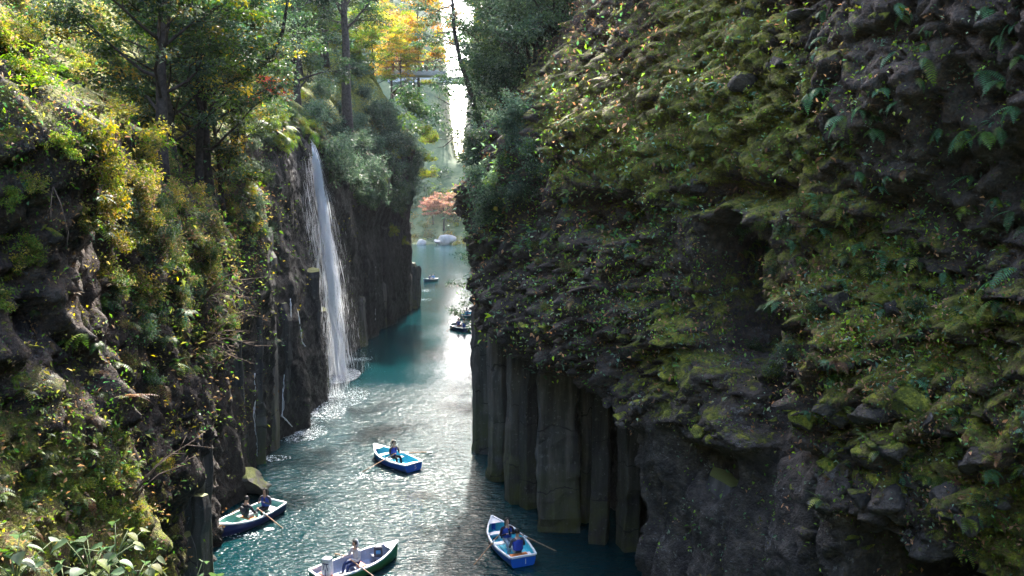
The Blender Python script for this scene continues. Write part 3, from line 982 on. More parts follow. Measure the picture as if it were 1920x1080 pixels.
def tree_parts(seed, H, tr, cs, Rc, nlimb, per, lsize, pal, lean=(0, 0), flat=0.5, droop=0.25, mat=None, sub=3, clump=0.16, fork=False, aspect=0.5):
    """trunk-and-limbs mesh and crown mesh, base at the origin"""
    rg = random.Random(seed)
    mb = MB()
    tp = []
    ln = Vector((lean[0], lean[1], 0))
    for k in range(9):
        t = k / 8
        tp.append(Vector((rg.gauss(0, 0.012 * H) * t, rg.gauss(0, 0.012 * H) * t, H * 0.92 * t)) + ln * H * (t ** 1.3))
    mb.tube(tp, [tr * (1.25 if k == 0 else 1) * (1 - 0.82 * k / 8) for k in range(9)], 8)
    cen = []; rad = []
    for i in range(nlimb):
        t = cs + (1 - cs) * (i + rg.random()) / nlimb
        f = min(t * 8, 7.99); k = int(f)
        p = tp[k].lerp(tp[k + 1], f - k)
        az = i * 2.4 + rg.uniform(-.5, .5)
        ll = Rc * (0.55 + 0.6 * math.sin(math.pi * min(1, (t - cs) / (1 - cs) * 0.8 + 0.2))) * rg.uniform(0.75, 1.15)
        d = Vector((math.cos(az), math.sin(az), rg.uniform(0.25, 1.2)))
        bp = branch_path(p, d, ll, 5, 0.13, 0.1, rg)
        r0 = tr * 0.38 * (1 - 0.6 * t)
        mb.tube(bp, [max(r0 * (1 - 0.85 * j / 5), 0.012) for j in range(6)], 5, cap=False)
        for j in range(sub):
            jj = rg.randint(2, 5)
            q = bp[jj]
            d2 = (bp[jj] - bp[jj - 1]).normalized() + Vector((rg.gauss(0, .7), rg.gauss(0, .7), rg.gauss(0, .35)))
            bp2 = branch_path(q, d2, ll * rg.uniform(.3, .55), 3, 0.18, 0.05, rg)
            mb.tube(bp2, [max(r0 * 0.4 * (1 - 0.8 * m / 3), 0.008) for m in range(4)], 4, cap=False)
            cen.append(bp2[-1]); rad.append(Rc * clump * rg.uniform(.8, 1.5))
            cen.append(bp2[2]); rad.append(Rc * clump * rg.uniform(.6, 1.2))
        cen.append(bp[-1]); rad.append(Rc * clump * rg.uniform(.9, 1.6))
        cen.append(bp[3]); rad.append(Rc * clump * rg.uniform(.6, 1.2))
    trunk = mb.mesh('trunk', [M_BARK], True)
    crown = foliage_mesh('crown', np.array([c[:] for c in cen]), np.array(rad), per, lsize, pal, droop, flat, mat, aspect)
    return trunk, crown

def place_tree(parts, loc, rotz, sc, label, group=None, name='tree', cat='tree', tilt=(0, 0)):
    t = thing(name, label, cat, loc, rotz, group)
    t.scale = (sc, sc, sc)
    t.rotation_euler = (tilt[0], tilt[1], rotz)
    obj('trunk', parts[0], t); obj('crown', parts[1], t)
    return t

def ground_at(px, py, dflt=None):
    h = cast(px, py)
    return h[0] if h else dflt
def top_at(x, y):
    h = BV.ray_cast(Vector((x, y, 60)), Vector((0, 0, -1)), 100)
    return h[0].z if h[0] is not None else 0.0

# --- evergreen trees on the left ledge: slim dark stems, crowns above
EV = [tree_parts(900 + k, 8.5 + k, 0.15 + 0.03 * k, 0.22, 2.9, 20, 90, 0.15, DARK + COOL + GREEN + GREEN + YELLOW[:2], lean=(0.06 * (k - 1), -0.05), mat=M_LEAFD) for k in range(3)]
LEDGE = [(330, 26.5, 0.95, 'thick dark stem at the near end of the ledge trees'), (368, 28.5, 0.9, 'straight dark stem second from the yellow slope'), (392, 29.5, 1.0, 'dark stem in the middle of the ledge trees'),
         (415, 31.5, 0.9, 'leaning dark stem beside the forked ledge tree'), (352, 32.0, 1.05, 'dark stem at the back of the ledge trees'), (300, 24.0, 1.0, 'dark evergreen crown over the yellow slope'), (455, 37, 0.9, 'slender evergreen nearest the green ferns above the waterfall')]
for k, (px, Y, s_, lab) in enumerate(LEDGE):
    x = at_depth(px, 250, Y).x
    place_tree(EV[k % 3], (x, Y, top_at(x, Y) - 0.3), k * 1.7, s_, lab + ', glossy evergreen' if len(lab.split()) < 12 else lab, 'evergreen trees on the left ledge', 'evergreen_tree')
# forked tree with the bent limb
mb = MB()
b0 = at_depth(436, 225, 33.5); b0.z = top_at(b0.x, b0.y) - 0.2
def wp(px, py, Y): return at_depth(px, py, Y) - b0
mb.tube([(0, 0, 0), wp(440, 190, 33.4), wp(448, 150, 33.2)], [0.17, 0.14, 0.12], 8)
mb.tube([wp(448, 150, 33.2), wp(455, 100, 33.1), wp(470, 50, 33), wp(475, -20, 33), wp(478, -60, 33)], [0.1, 0.08, 0.07, 0.05, 0.03], 7)
mb.tube([wp(447, 156, 33.2), wp(470, 135, 32.8), wp(497, 118, 32.4), wp(517, 90, 32.2), wp(530, 60, 32), wp(536, 20, 32), wp(548, -40, 32)], [0.11, 0.1, 0.095, 0.08, 0.07, 0.06, 0.03], 7)
mb.tube([wp(497, 118, 32.4), wp(525, 108, 32.0), wp(560, 90, 31.5)], [0.035, 0.03, 0.012], 5)
mb.tube([wp(517, 90, 32.2), wp(500, 60, 32.4), wp(495, 10, 32.6)], [0.04, 0.03, 0.012], 5)
ft = thing('evergreen_tree', 'forked evergreen with a bent limb arching towards the waterfall', 'tree', b0, 0, 'evergreen trees on the left ledge')
mb.build('trunk', M_BARK, ft, True)
cen = np.array([wp(random.uniform(440, 600), random.uniform(-60, 60), random.uniform(30.5, 34))[:] for _ in range(34)])
obj('crown', foliage_mesh('crown', cen, rng.uniform(.3, .75, 34), 95, 0.12, DARK + COOL + COOL, mat=M_LEAFD), ft)

# --- woods above the far left wall and behind the waterfall
BW = [tree_parts(930 + k, 13 + 2 * k, 0.34 + 0.05 * k, 0.14, 4.8, 24, 90, 0.26, DARK + COOL + GREEN, mat=M_LEAFD) for k in range(3)]
GT = [tree_parts(950 + k, 10 + k, 0.16, 0.18, 4.0, 18, 62, 0.24, p, flat=0.3, mat=M_LEAF) for k, p in enumerate([GOLD + YELLOW + LIME[:1] + ORANGE[:1], LIME + YELLOW, GREEN + LIME])]
BW.append(tree_parts(939, 21, 0.55, 0.55, 5.5, 18, 80, 0.28, DARK + COOL + GREEN, mat=M_LEAFD))
WOODS = [(650, 70, 1.0, 3, 'thick straight trunk standing above the grey shrubs'), (556, 62, 0.8, 1, 'dark evergreen behind the top of the waterfall'),
         (610, 84, 1.1, 1, 'dark evergreen at the back left of the thick trunk'),
         (560, 74, 1.1, 0, 'shadowy evergreen deep in the wood left of the thick trunk')]
for k, (px, Y, s_, v, lab) in enumerate(WOODS):
    x = at_depth(px, 140, Y).x
    place_tree(BW[v], (x, Y, top_at(x, Y) - 0.4), k * 2.1, s_, lab, 'tall evergreens above the waterfall', 'evergreen_tree')
AUT = [(700, 92, 0.9, 1, 'lime green tree between thick trunk and wooden railing'), (752, 95, 0.75, 0, 'golden maple spreading over the wooden railing'), (785, 101, 1.25, 0, 'orange maple at the top centre behind the leaning tree'),
       (735, 112, 1.2, 0, 'golden orange maple at the back of the clearing'), (672, 90, 0.85, 2, 'pale green tree just right of the thick trunk'), (776, 99, 0.8, 1, 'yellow green tree beside the bright gap')]
for k, (px, Y, s_, v, lab) in enumerate(AUT):
    p = at_depth(px, 175, Y)
    z = p.z - 1.0
    place_tree(GT[v], (p.x, Y, z), k * 1.3, s_, lab, 'autumn trees beyond the gorge', 'autumn_tree')

# --- trees on top of the right wall
RT = [(1010, 41, 1.0, 'dark evergreen hanging over the corner of the right wall'), (960, 45, 1.05, 'dense evergreen filling the top right of the gap'), (985, 52, 1.1, 'tall evergreen behind the corner of the right wall'), (1060, 44, 0.95, 'evergreen above the leaf litter bench of the right wall'), (935, 56, 0.95, 'evergreen furthest along the right wall')]
RTP = [tree_parts(970 + k, 10 + k, 0.24, 0.12, 3.6, 20, 62, 0.17, DARK + DARK + COOL, mat=M_LEAFD, droop=0.4) for k in range(2)]
for k, (px, Y, s_, lab) in enumerate(RT):
    p = at_depth(px, 130, Y)
    z = top_at(p.x, Y)
    place_tree(RTP[k % 2], (p.x, Y, z - 0.5), k * 2.2, s_, lab, 'evergreens on the right wall', 'evergreen_tree')
for k, (x0, x1, y0, y1, Ya, Yb, nn, lab) in enumerate([(885, 985, 100, 235, 40, 43, 60, 'leafy evergreen drooping over the shoulder of the right wall beside the gap'), (900, 1040, 0, 130, 39, 44, 80, 'dark evergreen thicket at the top right of the gap'), (950, 1080, -60, 60, 37, 42, 60, 'evergreen thicket above the leaf litter at the top')]):
    b0 = at_depth((x0 + x1) / 2 + 30, y1, (Ya + Yb) / 2); b0.z = min(b0.z, top_at(b0.x, b0.y))
    cen = []; mb = MB()
    rgk = random.Random(300 + k)
    for i in range(nn):
        c = at_depth(rgk.uniform(x0, x1), rgk.uniform(y0, y1), rgk.uniform(Ya, Yb)) - b0
        cen.append(c[:])
        if i % 6 == 0:
            mb.tube([(0, 0, 0), c * .5 + Vector((0, 0, .5)), c], [.09, .05, .015], 5)
    tt = thing('evergreen_tree', lab, 'tree', b0, 0, 'evergreens on the right wall')
    mb.build('trunk', M_BARK, tt, True)
    obj('crown', foliage_mesh('crown', np.array(cen), rng.uniform(.45, 1.0, nn), 95, 0.17, DARK + DARK + COOL + GREEN[:1], droop=0.45, flat=.7, mat=M_LEAFD), tt)
for k, (x, y, s_) in enumerate([(5, 60, 1.1), (4.5, 76, 1.2), (2, 92, 1.1), (-0.5, 106, 1.15), (12, 54, 1.1), (11, 84, 1.3), (-1.5, 122, 1.2), (-2.5, 138, 1.25), (8, 112, 1.4), (-24, 108, 1.25), (-29, 100, 1.3), (17, 118, 1.4), (13, 66, 1.2)]):
    place_tree(BW[k % 3], (x, y, top_at(x, y) - .4), k * 1.9, s_ * 1.1, ['tall evergreen on the hidden far stretch of the right wall', 'tall evergreen at the back of the far left wall'][x < 0], 'tall evergreens closing the far end of the gorge', 'evergreen_tree')
for k, (x, y, s_, v, lab) in enumerate([(-1.2, 98, 1.3, 1, 'yellow green tree leaning in from the far right wall'), (0.5, 84, 1.2, 2, 'green broadleaf tree on the far right wall behind the leaning tree')]):
    place_tree(GT[v], (x, y, top_at(x, y) - .4), k, s_, lab, 'autumn trees beyond the gorge', 'autumn_tree')
# slim leaning tree that crosses the bright gap
b0 = at_depth(893, 212, 43.5)
mb = MB()
mb.tube([(0.4, 0.3, -1.2), (0, 0, 0), wp(880, 165, 43.5), wp(862, 110, 43.5), wp(852, 60, 43.5), wp(848, 0, 43.5), wp(845, -60, 43.5)], [0.17, 0.15, 0.13, 0.11, 0.10, 0.08, 0.05], 8)
mb.tube([wp(893, 212, 43.5), wp(880, 180, 44), wp(872, 150, 44.5), wp(868, 120, 45)], [0.1, 0.08, 0.06, 0.03], 6)
cen = []
rg = random.Random(5)
for (x0, y0) in [(852, 60), (850, 30), (856, 85), (849, 10), (868, 130), (862, 105), (848, -20)]:
    for s_ in (-1, 1):
        L_ = rg.uniform(40, 85) * (1 if s_ < 0 else 0.6)
        e = (x0 + s_ * L_, y0 + rg.uniform(-25, 30))
        m_ = ((x0 + e[0]) / 2, (y0 + e[1]) / 2 - 6)
        Yb = 43.5 + rg.uniform(-1.5, 1.5)
        mb.tube([wp(x0, y0, 43.5), wp(*m_, (43.5 + Yb) / 2), wp(*e, Yb)], [0.04, 0.025, 0.008], 4)
        for t in (0.55, 0.8, 1.0):
            cen.append(wp(x0 + (e[0] - x0) * t, y0 + (e[1] - y0) * t + rg.uniform(-6, 6), Yb)[:])
lt = thing('leaning_tree', 'slim dark tree leaning across the bright gap from the right wall', 'tree', b0)
mb.build('trunk', M_BARK, lt, True)
obj('crown', foliage_mesh('crown', np.array(cen), rng.uniform(.35, .8, len(cen)), 60, 0.16, DARK + COOL, flat=0.3, droop=0.5, mat=M_LEAFD), lt)
# branches that hang down into the gap from the right and from the left
b0 = at_depth(900, 232, 41.5)
mb = MB()
mb.tube([(0.5, 0, -0.2), wp(885, 215, 41.5), wp(850, 200, 41.6), wp(815, 180, 41.8)], [0.06, 0.05, 0.035, 0.01], 5)
mb.tube([(0.5, 0, -0.5), wp(880, 232, 41.3), wp(855, 255, 41), wp(832, 275, 41), wp(815, 278, 41)], [0.05, 0.045, 0.035, 0.02, 0.008], 5)
mb.tube([wp(855, 255, 41), wp(838, 262, 40.8), wp(825, 262, 40.6)], [0.02, 0.012, 0.006], 4)
bb = thing('bare_branch', 'dark forked branch reaching into the bright gap below the leaning tree', 'branch', b0)
mb.build('limb', M_BARK, bb, True)
cen = np.array([wp(random.uniform(800, 845), random.uniform(160, 250), random.uniform(40.5, 42.5))[:] for _ in range(8)])
obj('foliage', foliage_mesh('foliage', cen, rng.uniform(.2, .4, 8), 26, 0.15, DARK, droop=0.6, mat=M_LEAFD), bb)
b0 = at_depth(770, 190, 66)
mb = MB()
pts = []
for k in range(7):
    e = (random.uniform(770, 830), random.uniform(165, 260)); Yb = random.uniform(62, 67)
    mb.tube([wp(735, 175, 70), wp((735 + e[0]) / 2, (170 + e[1]) / 2 - 10, 67), wp(*e, Yb)], [0.07, 0.04, 0.012], 5)
    for t in (0.6, 0.8, 1.0):
        pts.append(wp(735 + (e[0] - 735) * t, 172 + (e[1] - 172) * t, Yb)[:])
hb = thing('hanging_bough', 'large leaved green bough hanging from the left wall into the gap', 'bough', b0)
mb.build('limb', M_BARK, hb, True)
obj('foliage', foliage_mesh('foliage', np.array(pts), rng.uniform(.5, 1.1, len(pts)), 55, 0.34, DARK + GREEN, droop=0.5, mat=M_LEAFD, aspect=0.4), hb)

# --- shrubs: a few shapes, copied
def shrub_parts(seed, Rr, nst, per, lsize, pal, flat=0.7, mat=None, droop=0.2, spread=0.8):
    rg = random.Random(seed)
    mb = MB(); cen = []; rad = []
    for i in range(nst):
        az = rg.uniform(0, 6.283); el = rg.uniform(0.25, 1.3)
        d = Vector((math.cos(az) * math.cos(el) * spread, math.sin(az) * math.cos(el) * spread, math.sin(el)))
        bp = branch_path((0, 0, -0.1), d, Rr * rg.uniform(.6, 1.15), 4, 0.2, 0.0, rg)
        mb.tube(bp, [0.022 * Rr * (1 - 0.2 * j) for j in range(5)], 4, cap=False)
        for j in (2, 3, 4):
            cen.append(bp[j][:]); rad.append(Rr * rg.uniform(.16, .32))
    return mb.mesh('stems', [M_TWIG], True), foliage_mesh('foliage', np.array(cen), np.array(rad), per, lsize, pal, droop, flat, mat)
SH = dict(
    yellow=[shrub_parts(20 + k, 1.0, 13, 26, 0.125, YELLOW + LIME[:2] + OLIVE) for k in range(3)],
    olive=[shrub_parts(30 + k, 0.9, 13, 30, 0.095, OLIVE + GREEN + BROWN[:1]) for k in range(3)],
    green=[shrub_parts(40 + k, 0.9, 12, 30, 0.095, GREEN + COOL) for k in range(3)],
    cool=[shrub_parts(50 + k, 1.5, 20, 22, 0.18, COOL + COOL + DARK[2:], mat=M_LEAFD) for k in range(3)],
    lime=[shrub_parts(60 + k, 0.9, 12, 34, 0.11, LIME + YELLOW[:1]) for k in range(2)],
    red=[shrub_parts(70, 1.0, 10, 30, 0.11, RED + ORANGE[:1], flat=0.35)],
    brown=[shrub_parts(80, 0.8, 12, 26, 0.08, BROWN + OLIVE)],
)
def shrub(kind, px, py, sc, label, group, rg, off=(0, 0, 0), name='shrub'):
    h = cast(px, py, off)
    if h is None:
        return None
    p, n, r = h
    parts = rg.choice(SH[kind])
    t = thing(name, label, 'shrub', p, 0, group)
    q = Vector((0, 0, 1)).lerp(n, 0.6).normalized().to_track_quat('Z', 'Y')
    t.rotation_mode = 'QUATERNION'
    t.rotation_quaternion = q @ Quaternion((0, 0, 1), rg.uniform(0, 6.28))
    s_ = sc * rg.uniform(.8, 1.2)
    t.scale = (s_, s_, s_)
    obj('stems', parts[0], t); obj('foliage', parts[1], t)
    return t
MASS = []
def arrays(me):
    v = np.zeros(len(me.vertices) * 3, np.float32); me.vertices.foreach_get('co', v)
    c = np.zeros(len(me.vertices) * 4, np.float32); me.attributes['col'].data.foreach_get('color', c)
    return v.reshape(-1, 3), c.reshape(-1, 4)
SHA = {k: [arrays(p[1]) for p in v] for k, v in SH.items()}
def shrubs_in(kinds, poly, n, sc, label, group, seed, name='undergrowth'):
    """a thicket that reads as one mass"""
    rg = random.Random(seed)
    xs = [p[0] for p in poly]; ys = [p[1] for p in poly]
    k = 0; tr = 0; VV = []; CC = []
    while k < n and tr < n * 20:
        tr += 1
        x, y = rg.uniform(min(xs), max(xs)), rg.uniform(min(ys), max(ys))
        if poly_sd(np.array([x]), np.array([y]), poly)[0] < 0:
            continue
        h = cast(x, y, (rg.uniform(-.6, .6), 0, rg.uniform(-.6, .6)))
        if h is None:
            continue
        q = (Vector((0, 0, 1)).lerp(h[1], 0.6).normalized().to_track_quat('Z', 'Y') @ Quaternion((0, 0, 1), rg.uniform(0, 6.28))).to_matrix()
        v, c = rg.choice(SHA[rg.choice(kinds)])
        s_ = sc * rg.uniform(.75, 1.25)
        VV.append(v @ np.array(q).T * s_ + np.array(h[0])); CC.append(c * np.array([rg.uniform(.8, 1.35)] * 3 + [1]))
        k += 1
    V = np.concatenate(VV); C = np.concatenate(CC)
    o = obj(name, mk_mesh(name, V, np.arange(len(V)).reshape(-1, 4), [M_LEAF], False, dict(col=C)))
    tag(o, label, 'undergrowth', kind='stuff')
shrubs_in(['yellow', 'yellow', 'yellow', 'lime'], [(-40, -80), (330, -80), (330, 110), (200, 140), (0, 120)], 60, 0.48, 'yellow green leafy shrub on the brow above the near left rock', 'yellow shrubs on the near brow', 1)
shrubs_in(['yellow', 'olive', 'yellow'], [(215, 120), (330, 110), (340, 330), (240, 380), (220, 300)], 40, 0.5, 'yellowish shrub on the slope between the rock nose and the ledge trees', 'shrubs on the upper left slope', 2)
shrubs_in(['olive', 'olive', 'green', 'yellow'], [(210, 360), (440, 330), (500, 420), (460, 520), (250, 540)], 60, 0.42, 'olive green shrub on the bulging slope left of the waterfall', 'shrubs on the bulging left slope', 3)
shrubs_in(['green', 'olive', 'brown'], [(210, 540), (460, 520), (430, 640), (340, 700), (230, 720)], 44, 0.36, 'small leaved shrub low on the left slope above the standing columns', 'shrubs low on the left slope', 4)
shrubs_in(['green', 'cool'], [(420, 230), (490, 240), (505, 330), (510, 450), (470, 460), (430, 330)], 30, 0.36, 'grey green shrub at the edge of the left slope beside the wet wall', 'shrubs at the edge of the wet wall', 5)
shrubs_in(['cool'], [(570, 120), (720, 130), (792, 200), (788, 360), (700, 400), (640, 340), (600, 250)], 66, 0.95, 'silvery green shrub on the slope right of the waterfall', 'silvery shrubs right of the waterfall', 6)
shrubs_in(['lime', 'green'], [(700, 330), (785, 270), (785, 400), (750, 460)], 12, 0.9, 'bright green shrub hanging down the headland beside the gap', 'green shrubs on the headland', 7)
shrubs_in(['lime', 'lime', 'green'], [(480, 205), (560, 195), (600, 240), (598, 272), (545, 275), (490, 245)], 34, 0.55, 'bright green ferny growth over the lip of the waterfall', '', 31)
shrubs_in(['red'], [(470, 150), (550, 150), (540, 190), (480, 185)], 4, 0.9, 'red leaved maple shrub above the ferns of the waterfall', 'red shrubs above the waterfall', 8)
shrubs_in(['cool', 'green'], [(850, 215), (980, 120), (1000, 300), (960, 430), (860, 420)], 24, 0.6, 'dark green shrub on the shoulder of the right wall at the gap', 'shrubs on the shoulder of the right wall', 9)
shrubs_in(['green', 'olive'], [(1000, 440), (1080, 380), (1100, 620), (1010, 620)], 9, 0.32, 'low green shrub on the lumpy rock above the column cave', 'shrubs above the column cave', 10)
shrubs_in(['green', 'olive', 'green'], [(1400, 420), (1620, 400), (1650, 520), (1430, 600)], 16, 0.30, 'leafy green shrub on the wall right of the dark niche', 'shrubs right of the niche', 11)
shrubs_in(['green', 'olive'], [(1390, 640), (1440, 620), (1470, 690), (1400, 680)], 4, 0.34, 'pale leaved shrub drooping over the smooth dark rock face', 'shrubs over the smooth face', 12)
rgs = random.Random(99)
for kind, px, py, sc, lab in [('yellow', 60, 60, .6, 'large yellow leaved shrub hanging from the top left corner'), ('yellow', 175, 40, .6, 'yellow shrub with thin upright stems at the top left'), ('yellow', 265, 60, .8, 'bright yellow shrub beside the dark ledge trees at the top'),
        ('lime', 120, 140, .36, 'green leaved shrub overhanging the near left rock nose'), ('yellow', 245, 200, .5, 'yellow shrub just right of the near left rock nose'), ('olive', 285, 290, .5, 'olive shrub on the slope below the yellow shrubs'), ('olive', 300, 420, .5, 'olive shrub in the middle of the bulging left slope'),
        ('green', 430, 300, .45, 'grey green shrub below the forked tree'), ('green', 300, 640, .35, 'green shrub above the standing columns of the left wall'), ('cool', 640, 210, 1.1, 'large silvery shrub under the thick straight trunk'), ('cool', 690, 280, 1.1, 'silvery shrub hanging right of the waterfall lip'),
        ('red', 505, 165, .9, 'pink red maple shrub above the lip of the waterfall'), ('red', 545, 180, .7, 'small red maple shrub beside the waterfall lip'), ('lime', 760, 360, .9, 'bright green shrub on the sunlit edge of the headland'), ('cool', 900, 280, .8, 'dark shrub bulging from the far corner of the right wall'),
        ('green', 1415, 655, .36, 'pale leaved shrub drooping over the smooth dark rock face'), ('olive', 1425, 420, .34, 'pale twiggy shrub at the right lip of the dark niche'), ('lime', 160, 910, .2, 'bright yellow green rosette plant on the near left bank'), ('yellow', 260, 985, .18, 'yellow leaved sprig beside the mossy block on the left bank'),
        ('lime', 60, 480, .24, 'light green leafy spray before the dark near left rock')]:
    shrub(kind, px, py, sc, lab, None, rgs)
# sunlit bush at the tip of the headland, standing in the gap
for k, (px, py, Y) in enumerate([(797, 300, 93), (806, 265, 94), (792, 250, 92), (800, 330, 93.5)]):
    p = at_depth(px, py, Y)
    t = thing('shrub', ['sunlit yellow green bush at the tip of the headland', 'topmost sunlit bush at the tip of the headland', 'sunlit bush at the top edge of the headland', 'lowest sunlit bush on the tip of the headland'][k], 'shrub', p, k)
    t.scale = (1.7, 1.7, 1.7)
    obj('stems', SH['lime'][k % 2][0], t); obj('foliage', SH['lime'][k % 2][1], t)

# --- low plants that clothe the walls: nobody could count them
def cover(n_rays, seed, x0, x1, right):
    rg = np.random.default_rng(seed)
    P = []; Nn = []; PX = []
    xs = rg.uniform(x0, x1, n_rays); ys = rg.uniform(-40, 1120, n_rays)
    dens = sample(PLANT, xs, ys)
    nz = fbm(np.stack([xs / 70, ys / 70, xs * 0], 1), 4, seed, 0.6)
    bank = (xs < 320) & (ys > 700)
    dens = np.where(bank, dens * 0.55, dens)
    keep = rg.random(n_rays) < np.clip(dens * (0.10 + 0.9 * sstep(0.08, 0.75, nz + dens * 0.35)), 0.012, 1) * (0.75 if right else 0.8)
    offs = rg.uniform(-1.6, 1.6, (n_rays, 2))
    for x, y, o in zip(xs[keep], ys[keep], offs[keep]):
        h = cast(x, y, (o[0], 0, o[1]))
        if h is None or h[0].y > 70 or h[2] != right or h[1].z < -0.35:
            continue
        if right and h[0].z < 12.5 and (h[0].xy - R_O).dot(R_N) < 0.3 and (h[0].xy - R_O).dot(R_T) > 3:
            continue
        P.append(h[0][:]); Nn.append(h[1][:]); PX.append((x, y))
    return np.array(P), np.array(Nn), np.array(PX)

def cover_mesh(name, P, Nn, PX, per, right):
    k = len(P)
    idx = np.repeat(np.arange(k), per)
    n = len(idx)
    dist = np.linalg.norm(P - np.array((0, 0, CAM_H)), axis=1)
    size = (0.075 if right else 0.068) * rng.lognormal(0, 0.25, k) * np.clip(dist / 18, 0.8, 1.8)
    spread = size[idx][:, None] * 1.3
    B = P[idx] + rng.normal(size=(n, 3)) * spread + Nn[idx] * np.abs(rng.normal(size=(n, 1))) * spread * 0.8
    D = Nn[idx] * 0.7 + rng.normal(size=(n, 3)) * 0.75 + np.array((0, 0, -0.15))
    L = size[idx] * rng.uniform(.6, 1.4, n)
    tone = fbm(P * 0.8, 3, 611) + 0.5 * rng.normal(size=k)
    lit = sample(LITTER, PX[:, 0], PX[:, 1])
    C = np.zeros((n, 3))
    jit = (1 + 0.2 * rng.normal(size=(n, 1))).clip(.4, 1.7)
    g = (pick(GREEN + GREEN + COOL + LIME[:1], k)[idx] * 2.3 if right else pick(OLIVE + GREEN + LIME[:1], k)[idx] * 1.5) * jit; yv = pick(LIME + OLIVE if right else YELLOW + OLIVE + LIME[:1], k)[idx] * jit; br = pick(BROWN, k)[idx] * jit * (1.8 if right else 1.2)  # right wall leaves lightened in colour for the sky sheen on them
    t = tone[idx][:, None]
    C = np.where(t > 0.45, yv, g)
    isb = (rng.random(k) < 0.08 + 0.5 * lit ** 1.5)[idx][:, None]
    C = np.where(isb, br, C)
    V, F, CC = leaves(B, D, L, L * 0.5, C)
    return mk_mesh(name, V, F, [M_LEAF], False, dict(col=CC))
P, Nn, PX = cover(66000, 41, 830, 2000, True)
rc = obj('wall_plants', cover_mesh('wall_plants', P, Nn, PX, 5, True))
tag(rc, 'small leafy plants and dead leaves clothing the right gorge wall', 'plants', kind='stuff')
P, Nn, PX = cover(44000, 42, -80, 800, False)
lc = obj('slope_plants', cover_mesh('slope_plants', P, Nn, PX, 5, False))
tag(lc, 'low undergrowth clothing the left gorge wall', 'plants', kind='stuff')

# --- ferns
def frond_mesh(seed, L=1.0, pairs=13, arch=0.5, pal=BLUEFERN, wid=0.25):
    rg = random.Random(seed)
    V = []; F = []; C = []
    c0 = np.array(rg.choice(pal))
    pts = []
    for i in range(pairs + 2):
        t = i / (pairs + 1)
        pts.append(Vector((L * (t - 0.12 * arch * t * t), 0, L * arch * (0.75 * t - 1.25 * t * t))))
    w = 0.006
    for i in range(pairs + 1):
        a, b = pts[i], pts[i + 1]
        k = len(V)
        V += [(a.x, -w, a.z), (a.x, w, a.z), (b.x, w * .8, b.z), (b.x, -w * .8, b.z)]
        F.append((k, k + 1, k + 2, k + 3)); C += [c0 * 0.7] * 4
    for i in range(1, pairs + 1):
        t = i / (pairs + 1)
        pl = wid * L * math.sin(math.pi * min(1, 0.16 + 0.84 * t) ** 0.8) * rg.uniform(.9, 1.1)
        p = pts[i]
        tg = (pts[i + 1] - pts[i - 1]).normalized()
        for s_ in (-1, 1):
            d = (tg * 0.42 + Vector((0, s_, 0)) * 0.9 + Vector((0, 0, -0.18))).normalized()
            hw = L / (pairs + 1) * 0.30
            k = len(V)
            e = p + d * pl
            m_ = p + d * pl * 0.45
            V += [tuple(p - tg * hw * 0.7), tuple(m_ - tg * hw), tuple(e), tuple(m_ + tg * hw), tuple(p + tg * hw * 0.7)]
            F.append((k, k + 1, k + 2, k + 3, k + 4))
            C += [c0 * rg.uniform(.8, 1.25)] * 5
    me = bpy.data.meshes.new('frond')
    me.from_pydata([tuple(v) for v in V], [], F)
    a = me.attributes.new('col', 'FLOAT_COLOR', 'POINT')
    a.data.foreach_set('color', np.concatenate([np.array(C), np.ones((len(C), 1))], 1).astype(np.float32).ravel())
    me.materials.append(M_LEAF)
    me.update()
    return me
FROND = [frond_mesh(700 + k, 1.0, 12 + k % 3, 0.35 + 0.15 * (k % 3), BLUEFERN if k < 5 else (LIME if k < 8 else BROWN + YELLOW)) for k in range(10)]
def joined_fern(seed, pal, nf):
    rg = random.Random(seed)
    V = []; F = []; C = []
    for i in range(nf):
        f = frond_mesh(seed * 7 + i, 1.0, 9, rg.uniform(.3, .8), pal)
        Mx = Matrix.Rotation(rg.uniform(-1.3, 1.3), 4, 'Z') @ Matrix.Rotation(rg.uniform(-0.7, 0.5), 4, 'Y') @ Matrix.Scale(rg.uniform(.65, 1.1), 4)
        b = len(V)
        V += [tuple(Mx @ v.co) for v in f.vertices]
        F += [tuple(b + j for j in p.vertices) for p in f.polygons]
        cc = np.zeros(len(f.vertices) * 4, np.float32); f.attributes['col'].data.foreach_get('color', cc)
        C.append(cc)
        bpy.data.meshes.remove(f)
    me = bpy.data.meshes.new('fern')
    me.from_pydata(V, [], F)
    me.attributes.new('col', 'FLOAT_COLOR', 'POINT').data.foreach_set('color', np.concatenate(C))
    me.materials.append(M_LEAF); me.update()
    return me
SMALLF = [joined_fern(30 + k, [BLUEFERN, GREEN, GREEN + LIME, LIME, BROWN + OLIVE][k % 5], 5) for k in range(10)]
def orient_out(n):
    h = Vector((n.x, n.y, 0))
    h = h.normalized() if h.length > 0.05 else Vector((0, -1, 0))
    return math.atan2(h.y, h.x)
def big_fern(px, py, size, nf, label, group, rg, kinds=(0, 5), twist=0.0):
    h = cast(px, py)
    if h is None:
        return
    p, n, r = h
    t = thing('fern', label, 'fern', p - n * 0.02, orient_out(n), group)
    for i in range(nf):
        f = obj('frond', FROND[rg.randint(kinds[0], kinds[1] - 1)], t)
        a = (i - (nf - 1) / 2) * rg.uniform(.35, .6) + twist
        f.rotation_euler = (rg.uniform(-.3, .3), rg.uniform(0.25, 1.0), a * 1.5)
        s_ = size * rg.uniform(.55, 1.15)
        f.scale = (s_, s_, s_)
rg = random.Random(77)
